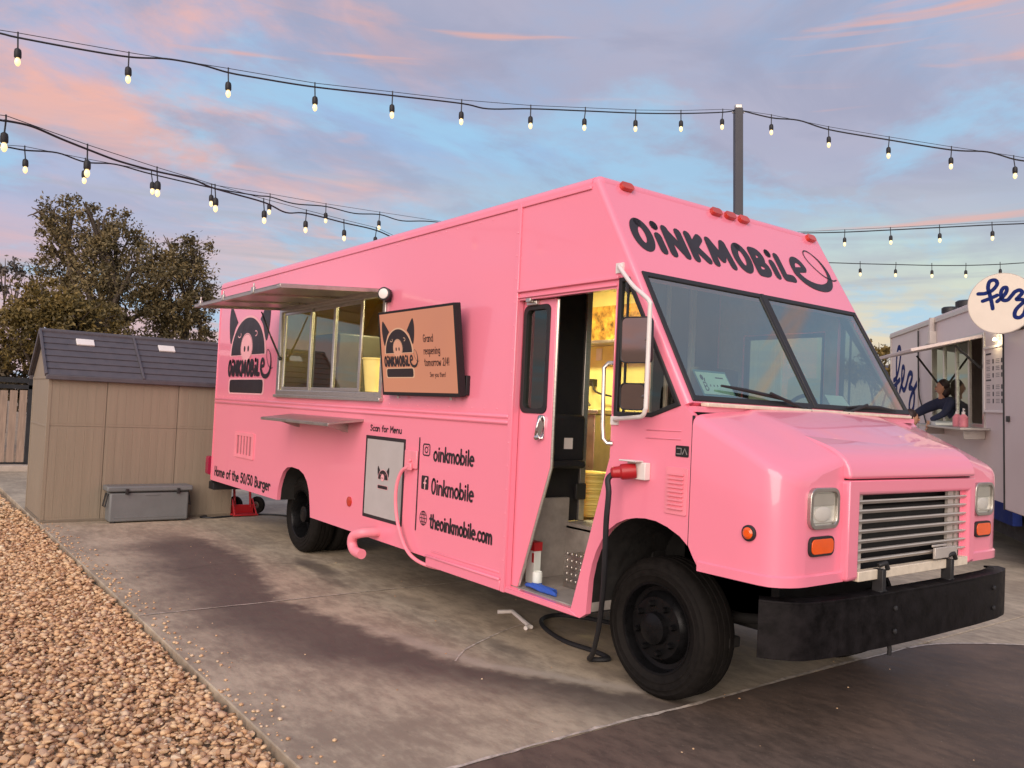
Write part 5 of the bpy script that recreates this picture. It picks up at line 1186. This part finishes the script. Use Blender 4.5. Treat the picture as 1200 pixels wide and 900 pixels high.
# ------------------------------------------------------------------ white food trailer
TO = Vector((-.988, 7.499, .645)); TA = Vector((-.637, .771, .019)); TA = (TA-GUP*TA.dot(GUP)).normalized(); TN = Vector((-.771, -.636, -.038)); TN = (TN-GUP*TN.dot(GUP)-TA*TN.dot(TA)).normalized()
tw = lambda u, v, w: tuple(TO+TA*u+GUP*v+TN*w)       # u away along the wall, v up, w out towards us
TR = thing('food_trailer', 'white food trailer with blue script lettering and an open lit hatch', 'food trailer', tw(3.4, -.6, -1))
WIN = [(1.06, 1.06), (3.62, 1.06), (3.62, 2.23), (1.06, 2.23)]
part('wall', 'trailer', TR, lambda b: (b.prism([(0, .10), (6.81, .10), (6.81, 2.68), (0, 2.68)], tw, -.05, 0, [WIN]), b.prism([(-1.5, .10), (6.81, .10), (6.81, 2.68), (-1.5, 2.68)], tw, -2.35, -2.30), b.prism([(0, .1), (.05, .1), (.05, 2.68), (0, 2.68)], tw, -2.3, -.05), b.prism([(6.76, .1), (6.81, .1), (6.81, 2.68), (6.76, 2.68)], tw, -2.3, -.05), b.prism([(0, .1), (6.8, .1), (6.8, .16), (0, .16)], tw, -2.3, -.05)))
part('roof', 'trailer', TR, lambda b: b.prism([(-.02, 2.68), (6.83, 2.68), (6.83, 2.735), (-.02, 2.735)], tw, -2.37, .02), bevel=.008)
part('roof_trim', 'slat', TR, lambda b: b.prism([(-.02, 2.640), (6.83, 2.640), (6.83, 2.700), (-.02, 2.700)], tw, .0, .028), bevel=.004)
part('skirt', 'navy', TR, lambda b: b.prism([(-.0, -.14), (6.81, -.14), (6.81, .10), (0, .10)], tw, -.10, .004))
part('underbody', 'under', TR, lambda b: (b.prism([(-.3, -.35), (6.7, -.35), (6.7, .08), (-.3, .08)], tw, -2.2, -.14), b.prism([(-1.6, -.30), (0, -.30), (0, -.05), (-1.6, -.05)], tw, -1.4, -.6)))
part('corner_trim', 'slat', TR, lambda b: [b.prism([(x, .1), (x+.05, .1), (x+.05, 2.66), (x, 2.66)], tw, .0, .016) for x in (-.02, 4.58, 6.78)])
part('wall_panel_right', 'trailer', TR, lambda b: b.prism([(-1.6, .06), (-.045, .06), (-.045, 2.19), (-1.6, 2.19)], tw, .03, .10), bevel=.012).name = 'open_door'
part('door_edge', 'iron', TR, lambda b: (b.prism([(-.045, .06), (-.02, .06), (-.02, 2.21), (-.045, 2.21)], tw, .02, .11), b.prism([(-1.6, 2.19), (-.045, 2.19), (-.045, 2.215), (-1.6, 2.215)], tw, .02, .11)))
part('door_latch', 'iron', TR, lambda b: b.prism([(-.24, 1.12), (-.18, 1.12), (-.18, 1.19), (-.24, 1.19)], tw, .10, .13), bevel=.006)
wf = part('hatch_frame', 'alu', TR, lambda b: b.prism([(1.0, 1.0), (3.68, 1.0), (3.68, 2.29), (1.0, 2.29)], tw, -.03, .02, [WIN]), bevel=.005); WORLD[wf.name] = Matrix()
for i, u in enumerate((1.72, 2.35, 3.0)): part('mullion', 'alu', wf, lambda b: b.prism([(u-.035, 1.06), (u+.035, 1.06), (u+.035, 2.23), (u-.035, 2.23)], tw, -.03, .0))
part('hatch_glass', 'sglass', wf, lambda b: b.pane([(1.72, 1.06), (3.62, 1.06), (3.62, 2.23), (1.72, 2.23)], tw, -.022, -.018), smooth=False)
part('interior', 'dark_filler', TR, lambda b: (b.prism([(.5, .3), (4.4, .3), (4.4, 2.6), (.5, 2.6)], tw, -1.75, -1.70), b.prism([(1.9, 1.06), (2.5, 1.06), (2.5, 1.85), (1.9, 1.85)], tw, -1.1, -.8), b.prism([(2.9, 1.06), (3.3, 1.06), (3.3, 2.0), (2.9, 2.0)], tw, -1.0, -.7)))
l = bpy.data.lights.new('trailer_light', 'AREA'); l.size = 1.2; l.energy = 7; l.color = (1, .95, .82); lo = bpy.data.objects.new('trailer_light', l); COL.objects.link(lo)
lo.location = tw(2.4, 2.5, -.9); adopt(lo, TR)
part('counter', 'alu', TR, lambda b: (b.prism([(.80, .985), (3.45, .985), (3.45, 1.015), (.80, 1.015)], tw, .0, .36), b.prism([(1.0, .86), (1.04, .86), (1.04, .985), (1.0, .985)], tw, 0, .26), b.prism([(3.0, .86), (3.04, .86), (3.04, .985), (3.0, .985)], tw, 0, .26)), bevel=.004)
def awn(b):
    o0 = Vector(tw(2.33, 2.24, .02)); od = (TN*.97-GUP*.20).normalized(); on_ = od.cross(TA).normalized()
    b.obox(o0+od*.45, TA, od, on_, 1.30, .45, .022)
ah = part('hatch_awning', 'trailer', TR, awn, bevel=.006); WORLD[ah.name] = Matrix()
part('awning_lamp', 'tubelit', ah, lambda b: b.tube([tuple(Vector(tw(1.12, 2.235, .03))+(TN*.97-GUP*.20).normalized()*t) for t in (.06, .86)], .018, 8))
part('gas_strut', 'iron', ah, lambda b: b.tube([tw(1.12, 1.81, .02), tw(1.12, 2.12, .33)], .016, 8))
part('gas_strut', 'iron', ah, lambda b: b.tube([tw(3.10, 1.60, .02), tw(3.12, 2.09, .36)], .016, 8))
# roof vents
for u, r in ((3.62, .12), (2.72, .15)):
    part('roof_vent', 'iron', TR, lambda b: (b.lathe([(r*.7, 0), (r*.7, .08), (r, .09), (r, .17), (r*.8, .19)], tw(u, 2.72, -.25), GUP, 18),))
part('flue_pipe', 'slat', TR, lambda b: (b.tube([tw(3.45, 2.72, .05), tw(3.46, 2.30, .07)], .05, 10), b.prism([(3.40, 2.30), (3.55, 2.30), (3.55, 2.50), (3.40, 2.50)], tw, .0, .10), b.tube([tw(3.8, 2.3, .06), tw(3.45, 2.33, .06)], .03, 8)), bevel=.004)
part('conduit', 'iron', TR, lambda b: b.tube(smooth_path([tw(4.52, 2.6, .02), tw(4.50, 1.6, .02), tw(4.3, 1.3, .02), tw(3.9, .9, .02)], 5), .012, 6))
# menu board
mb_ = part('menu_board', 'white', TR, lambda b: b.prism([(.155, 1.22), (.985, 1.22), (.985, 2.08), (.155, 2.08)], tw, .0, .03, [[(.19, 1.25), (.95, 1.25), (.95, 2.05), (.19, 2.05)]]), bevel=.004); WORLD[mb_.name] = Matrix()
part('board_sheet', 'trailer', mb_, lambda b: b.prism([(.19, 1.25), (.95, 1.25), (.95, 2.05), (.19, 2.05)], tw, .005, .018), smooth=False)
def mtext(b):
    for z in (1.98, 1.64): b.stroke([(.90, z), (.70, z)], .022, tw, .0195, caps=False)
    for k, z in enumerate((1.88, 1.79, 1.70, 1.55, 1.46, 1.37)):
        for u in (.62, .30): b.stroke([(u, z-.028), (u, z+.028)], .05, tw, .0195, caps=False)
        for u in (.88, .52):
            for q in (-.022, .0, .022): b.stroke([(u, z+q), (u-.14, z+q)], .006, tw, .0195, caps=False)
part('board_print', 'decal', mb_, mtext, smooth=False)
# script word on the trailer side (seen from outside u runs to the left)
def script(b, fn, w, th):
    f = sm2([(.02, .42), (.14, .46), (.26, .60), (.36, .84), (.36, 1.0), (.26, 1.02), (.18, .86), (.16, .60), (.17, .30), (.18, .02)], 6)
    bar = sm2([(.04, .30), (.18, .36), (.32, .42)], 4)
    e = sm2([(.32, .20), (.42, .34), (.52, .48), (.54, .62), (.46, .64), (.42, .48), (.44, .28), (.54, .22), (.64, .32), (.72, .46)], 6)
    z = sm2([(.72, .46), (.80, .52), (.90, .48), (.84, .36), (.76, .26), (.88, .24), (.98, .14), (.94, -.10), (.82, -.18), (.76, -.08), (.84, .10), (1.02, .26), (1.18, .38)], 6)
    for k, q in enumerate((f, bar, e, z)): b.stroke([fn(*p) for p in q], th, tw, w+.0004*k)
part('script_lettering', 'navy', TR, lambda b: script(b, lambda x, y: (6.62-x*1.75, 1.36+y*1.02), .003, .10), smooth=False)
# landing jack and wheel under the trailer
part('landing_jack', 'iron', TR, lambda b: (b.tube([tw(-.6, -.2, -.3), tw(-.6, -.66, -.3)], .035, 8), b.tube([tw(-.85, -.7, -.1), tw(-.6, -.35, -.3), tw(-.4, -.7, -.5)], .02, 6), b.tube([tw(-.6, -.68, -.3), tw(-.6, -.70, -.3)], .12, 10)))
part('trailer_wheel', 'tyre', TR, lambda b: b.lathe([(.14, 0), (.30, -.01), (.34, .02), (.34, .18), (.30, .21), (.14, .2)], tw(3.6, -.33, -.25), -TN, 30))
# round sign on a bracket
SG = thing('round_sign', 'round cream shop sign with blue script above the menu board', 'sign', tw(.37, 2.2, .3))
sc0 = at(1173, 355.5, 9.55); sN = (CAM-sc0); sN = (sN-GUP*sN.dot(GUP)).normalized(); sN = (sN*.9+TN*.25).normalized(); sN = (sN-GUP*sN.dot(GUP)).normalized(); sX = GUP.cross(sN).normalized()
sf = lambda u, v, w: tuple(sc0+sX*u+GUP*v+sN*w)
part('disc', 'signface', SG, lambda b: b.prism(arc(0, 0, .345, .345, 0, 354, 60), sf, -.06, 0), bevel=.004)
part('rim', 'slat', SG, lambda b: b.prism(arc(0, 0, .352, .352, 0, 354, 60), sf, -.065, -.004, [arc(0, 0, .346, .346, 0, 354, 60)]))
def ssc(b):
    g2 = lambda x, y: (-.235+x*.47, -.135+y*.40)
    tmp = MB(); 
    f = sm2([(.0, .66), (.16, .66), (.32, .74), (.42, .90), (.38, 1.02), (.26, 1.0), (.22, .82), (.26, .60), (.30, .36), (.32, .20)], 6); bar = sm2([(.10, .44), (.26, .50), (.42, .58)], 4)
    e = sm2([(.42, .40), (.54, .52), (.62, .66), (.62, .78), (.54, .76), (.50, .60), (.54, .44), (.64, .42), (.72, .52), (.80, .64)], 6)
    z = sm2([(.80, .64), (.90, .68), (.96, .60), (.88, .48), (.84, .42), (.96, .40), (1.04, .28), (1.0, .02), (.90, -.10), (.80, -.06), (.82, .12), (.96, .30), (1.10, .44), (1.2, .52)], 6)
    for k, q in enumerate((f, bar, e, z)): b.stroke([g2(*p) for p in q], .042, sf, .002+.0004*k)
part('script_lettering', 'navy', SG, ssc, smooth=False)
part('bracket', 'iron', SG, lambda b: b.tube([sf(0, -.1, -.05), tw(.37, 2.45, .0)], .03, 8))
part('sign_lamp', 'lampwhite', SG, lambda b: b.lathe([(.012, 0), (.022, .03), (.018, .04)], tw(.42, 2.17, .06), -GUP, 12))
l = bpy.data.lights.new('sign_light', 'POINT'); l.energy = 2.5; l.color = (1, .85, .5); l.shadow_soft_size = .03; lo = bpy.data.objects.new('sign_light', l); COL.objects.link(lo); lo.location = tw(.42, 2.14, .12); adopt(lo, SG)
# things on the trailer counter
for i, (u, lab) in enumerate(((1.42, 'pink soap bottle with white pump on the trailer counter, nearest the window edge'), (1.72, 'second pink bottle on the trailer counter, left of the pump bottle'))):
    o = thing('bottle', lab, 'bottle', tw(u, 1.016, .15), 'bottles on the trailer counter')
    part('bottle_body', 'liquid', o, lambda b: b.lathe([(.055, 0), (.06, .01), (.06, .13), (.025, .17), (.02, .175)], tw(u, 1.016, .15), GUP, 14))
    part('cap', 'white', o, lambda b: (b.lathe([(.024, .172), (.024, .205), (.010, .21), (.010, .245 if i == 0 else .22)], tw(u, 1.016, .15), GUP, 10), b.tube([tw(u-.04, 1.255 if i == 0 else 1.235, .15), tw(u+.015, 1.26 if i == 0 else 1.24, .15)], .010, 6)))
o = part('paper_tray', 'paper', None, lambda b: b.prism([(2.25, 1.016), (2.62, 1.016), (2.55, 1.07), (2.28, 1.05)], tw, .05, .30)); tag(o, 'white paper food tray on the trailer counter beside the customers', 'tray')

# ------------------------------------------------------------------ two customers
def person(label, base, joints, cloth, hairshape, head, group=None):
    t = thing('person', label, 'person', base, group)
    vs, es, rs = joints
    me = bpy.data.meshes.new('body'); me.from_pydata([tuple(v) for v in vs], es, []); o = bpy.data.objects.new('body', me); COL.objects.link(o)
    sk = o.modifiers.new('skin', 'SKIN'); sk.use_smooth_shade = True
    for i, r in enumerate(rs): me.skin_vertices[0].data[i].radius = (r, r); 
    me.skin_vertices[0].data[0].use_root = True
    ss = o.modifiers.new('sub', 'SUBSURF'); ss.levels = 2; ss.render_levels = 2
    me.materials.append(M[cloth]); adopt(o, t)
    h = Vector(head)
    hd = MB().ball(h, .075, .085, .11, 16, 12)
    fw = TN*(1 if hairshape > 0 else -1)
    hd.ball(h+fw*.085-GUP*.012, .013, .013, .022, 8, 6)
    for sgn in (-1, 1): hd.ball(h+TA*.078*sgn, .012, .018, .028, 8, 6)
    hd.tube([h-GUP*.08, h-GUP*.17], .045, 10)
    hd.build('head', 'skin', t)
    for sgn in (-1, 1): part('eye', 'hair', t, lambda b: b.ball(h+fw*.076+GUP*.012+TA*.03*sgn, .011, .011, .007, 8, 5))
    part('mouth', 'plumcloth', t, lambda b: b.ball(h+fw*.074-GUP*.052, .022, .022, .006, 10, 5))
    hb_ = MB(); hb_.ball(h+GUP*.040-TN*hairshape*.028, .090, .088, .098, 16, 12); hb_.ball(h-TN*hairshape*.05-GUP*.05, .08, .08, .10, 14, 10); hb_.build('hair', 'hair', t)
    return t
def stand(u, w, lean, side_, reach):
    """joint list in trailer coordinates; lean tips the chest towards the counter"""
    b0 = Vector(tw(u, -.62, w)); X = TA; F_ = -TN; Z = GUP
    P = lambda a, f, z: b0+X*a+F_*f+Z*z*1.07
    vs = [P(0, 0, .95), P(0, lean*.35, 1.15), P(0, lean*.85, 1.38), P(0, lean, 1.47), P(.09, 0, .90), P(.10, .02, .50), P(.10, 0, .08), P(.10, .12, .03), P(-.09, 0, .90), P(-.10, .02, .50), P(-.10, 0, .08), P(-.10, .12, .03),
          P(.19, lean*.9, 1.40), P(.25, lean*.9+.05, 1.14), P(.22, lean+.22, 1.08), P(-.19, lean*.9, 1.40), P(-.24, lean+reach*.5, 1.20), P(-.20, lean+reach, 1.12)]
    es = [(0, 1), (1, 2), (2, 3), (0, 4), (4, 5), (5, 6), (6, 7), (0, 8), (8, 9), (9, 10), (10, 11), (2, 12), (12, 13), (13, 14), (2, 15), (15, 16), (16, 17)]
    rs = [.14, .13, .15, .06, .085, .062, .045, .035, .085, .062, .045, .035, .065, .048, .032, .065, .048, .032]
    return (vs, es, rs), tuple(P(0, lean+.03, 1.63)), tuple(b0)
j, hd_, b0_ = stand(1.16, .99, .10, 1, .2); person('dark haired person in a plum top waiting in front of the white trailer', b0_, j, 'plumcloth', -1, hd_)
def worker():
    P = lambda u, v, w: Vector(tw(u, v, w))
    u0, w0 = 2.72, .02
    vs = [P(u0, .98, w0-.30), P(u0, 1.14, w0-.16), P(u0, 1.32, w0-.02), P(u0, 1.42, w0+.02), P(u0-.09, .90, w0-.32), P(u0-.10, .56, w0-.26), P(u0-.10, .24, w0-.36), P(u0+.09, .90, w0-.32), P(u0+.10, .56, w0-.26), P(u0+.10, .24, w0-.36),
          P(u0-.19, 1.35, w0), P(u0-.22, 1.18, w0+.10), P(u0-.15, 1.08, w0+.28), P(u0+.18, 1.36, w0+.02), P(u0+.27, 1.27, w0+.22), P(u0+.32, 1.14, w0+.42)]
    es = [(0, 1), (1, 2), (2, 3), (0, 4), (4, 5), (5, 6), (0, 7), (7, 8), (8, 9), (2, 10), (10, 11), (11, 12), (2, 13), (13, 14), (14, 15)]
    rs = [.13, .125, .14, .06, .085, .065, .05, .085, .065, .05, .075, .055, .04, .10, .085, .06]
    t = person('worker in dark navy clothes reaching an arm out of the trailer hatch', tuple(P(u0, .22, w0)), (vs, es, rs), 'navycloth', 1, tuple(P(u0, 1.575, w0+.08)), group=None)
    for c_ in (vs[12], vs[15]):
        def hand(b):
            b.obox(c_-GUP*.05+TN*.03, TA, GUP, TN, .036, .045, .014)
            for k in range(4): b.tube([c_-GUP*.085+TN*.03+TA*(-.027+.018*k), c_-GUP*(.125+.008*(k in (1, 2)))+TN*.045+TA*(-.027+.018*k), c_-GUP*.15+TN*.07+TA*(-.027+.018*k)], .008, 6, [1, .9, .75])
            b.tube([c_-GUP*.03+TN*.035-TA*.034, c_-GUP*.07+TN*.06-TA*.055, c_-GUP*.10+TN*.07-TA*.05], .0095, 6)
        part('hand', 'skin', t, hand, bevel=.006)
worker()

# ------------------------------------------------------------------ festoon lights
PL = at(865, 128, 12.0); plb = Vector((PL.x, PL.y, 0))
plb = PL-GUP*(PL.z/GUP.z)
po = thing('light_pole', 'dark square steel pole behind the truck holding the string lights', 'pole', plb)
part('shaft', 'pole', po, lambda b: b.obox((PL+plb)/2, GUP.cross(CF).normalized(), GUP.cross(GUP.cross(CF)).normalized(), GUP, .058, .058, (PL-plb).length/2), bevel=.006)
part('cap', 'alu', po, lambda b: b.obox(PL+GUP*.03, GUP.cross(CF).normalized(), GUP.cross(GUP.cross(CF)).normalized(), GUP, .05, .05, .03), bevel=.01)
part('eye_bolt', 'alu', po, lambda b: b.tube([PL-GUP*.05-CR*.09, PL-GUP*.05+CR*.09], .012, 6))
DROP = Vector(GUP)
def festoon(label, pts, dl, dr, xl, xr, lamps, wire=True, bulbs=True, s=1.0):
    inv = lambda x: 1/dl+(1/dr-1/dl)*(x-xl)/(xr-xl)
    P3 = lambda x, y: at(x, y, 1/inv(x))
    t = thing('string_lights', label, 'string lights', P3(*pts[-1]), 'festoon lights over the lot')
    sp_ = smooth_path([P3(*p) for p in pts], 6)
    part('cable', 'wire', t, lambda b: b.tube(sp_, .0095*s, 6))
    if wire:
        def wr_(b):
            tops = [pts[0]]+[(x, y-5*8/(1/inv(x))) for x, y in lamps]+[pts[-1]]
            b.tube([P3(*p) for p in tops], .0035, 5)
        part('support_wire', 'wire', t, wr_)
    for (x, y) in lamps:
        p = P3(x, y); sw_ = Vector((random.uniform(-.012, .012), random.uniform(-.012, .012), 0))
        so2 = part('lamp_holder', 'wire', t, lambda b: (b.tube([p+DROP*.05, p, p-DROP*.10+sw_], .007*s, 6), b.lathe([(.012, 0), (.026, -.012), (.030, -.035), (.030, -.078), (.026, -.084)], p-DROP*.095+sw_, DROP, 12)))
        WORLD[so2.name] = Matrix()
        if bulbs:
            part('bulb', 'bulb', so2, lambda b: b.lathe([(.012, 0), (.020, -.016), (.0245, -.036), (.021, -.056), (.011, -.072), (.002, -.076)], p-DROP*.178+sw_, DROP, 12))
festoon('long string of warm bulbs across the upper sky from the left to the pole',
    [(-60, 26), (0, 39), (21, 44), (90, 57), (151, 66.7), (190, 68.5), (214, 71.7), (240, 77), (267.5, 85), (300, 91), (369, 102), (460, 112), (541, 121.3), (572, 127.5), (622, 127.5), (686, 130), (745, 132.5), (798, 133), (847, 131.5), (863, 129)], 7.2, 12, 0, 865,
    [(21, 44), (151, 66.7), (267.5, 85), (369, 102), (460, 112), (541, 121.3), (622, 127.5), (686, 130), (745, 132.5), (798, 133), (847, 131.5)])
festoon('string of warm bulbs sloping down from the pole to the upper right',
    [(867, 129), (904, 138), (936, 141), (972, 152), (1042, 164), (1115, 175.7), (1157, 178), (1188, 186.5), (1215, 191), (1280, 204)], 12, 10.5, 865, 1200, [(904, 138), (971, 152), (1042, 164), (1115, 175.7), (1188, 186.5), (1262, 200)])
festoon('lower left string of larger bulbs dipping behind the truck roof',
    [(-60, 128), (0, 140.7), (7, 141.5), (37, 148), (70, 162), (102.5, 175), (140, 189), (184, 201), (225, 210), (252, 221), (309, 237), (335, 249), (359, 250), (403, 261), (441, 270), (470, 283), (520, 303)], 6.6, 12.5, 0, 450, [(7, 141.5), (102.5, 175), (184, 201), (252, 221), (309, 237), (359, 250), (403, 261), (441, 270)])
festoon('fainter second string on the left running just above the larger bulbs',
    [(-60, 165), (0, 171), (29, 176), (67, 179), (100, 190), (135, 192.5), (177.5, 204), (248, 220), (300, 229), (316.5, 230.7), (345, 238.7), (382, 242), (415, 250), (445, 251.5), (471, 258.7), (505, 259.5), (560, 266)], 8.8, 13.5, 0, 450, [(29, 176), (100, 190), (177.5, 204), (248, 220), (316.5, 230.7), (382, 242), (445, 251.5)])
festoon('distant string of small bulbs on the right above the truck nose',
    [(880, 274), (945, 273), (990, 272), (1043.5, 269.5), (1101, 266.6), (1162.5, 263.5), (1200, 262), (1290, 258)], 15, 13, 945, 1200, [(990, 272), (1043.5, 269.5), (1101, 266.6), (1162.5, 263.5), (1228, 261)])
festoon('lowest distant string of small bulbs on the right above the trailer',
    [(900, 306), (977, 308), (1008, 309), (1050, 310), (1092, 311), (1132, 311), (1172, 309.7), (1200, 308), (1280, 304)], 16.5, 17, 977, 1200, [(1008, 309), (1050, 310), (1092, 311), (1132, 311), (1172, 309.7), (1214, 308)], wire=False)
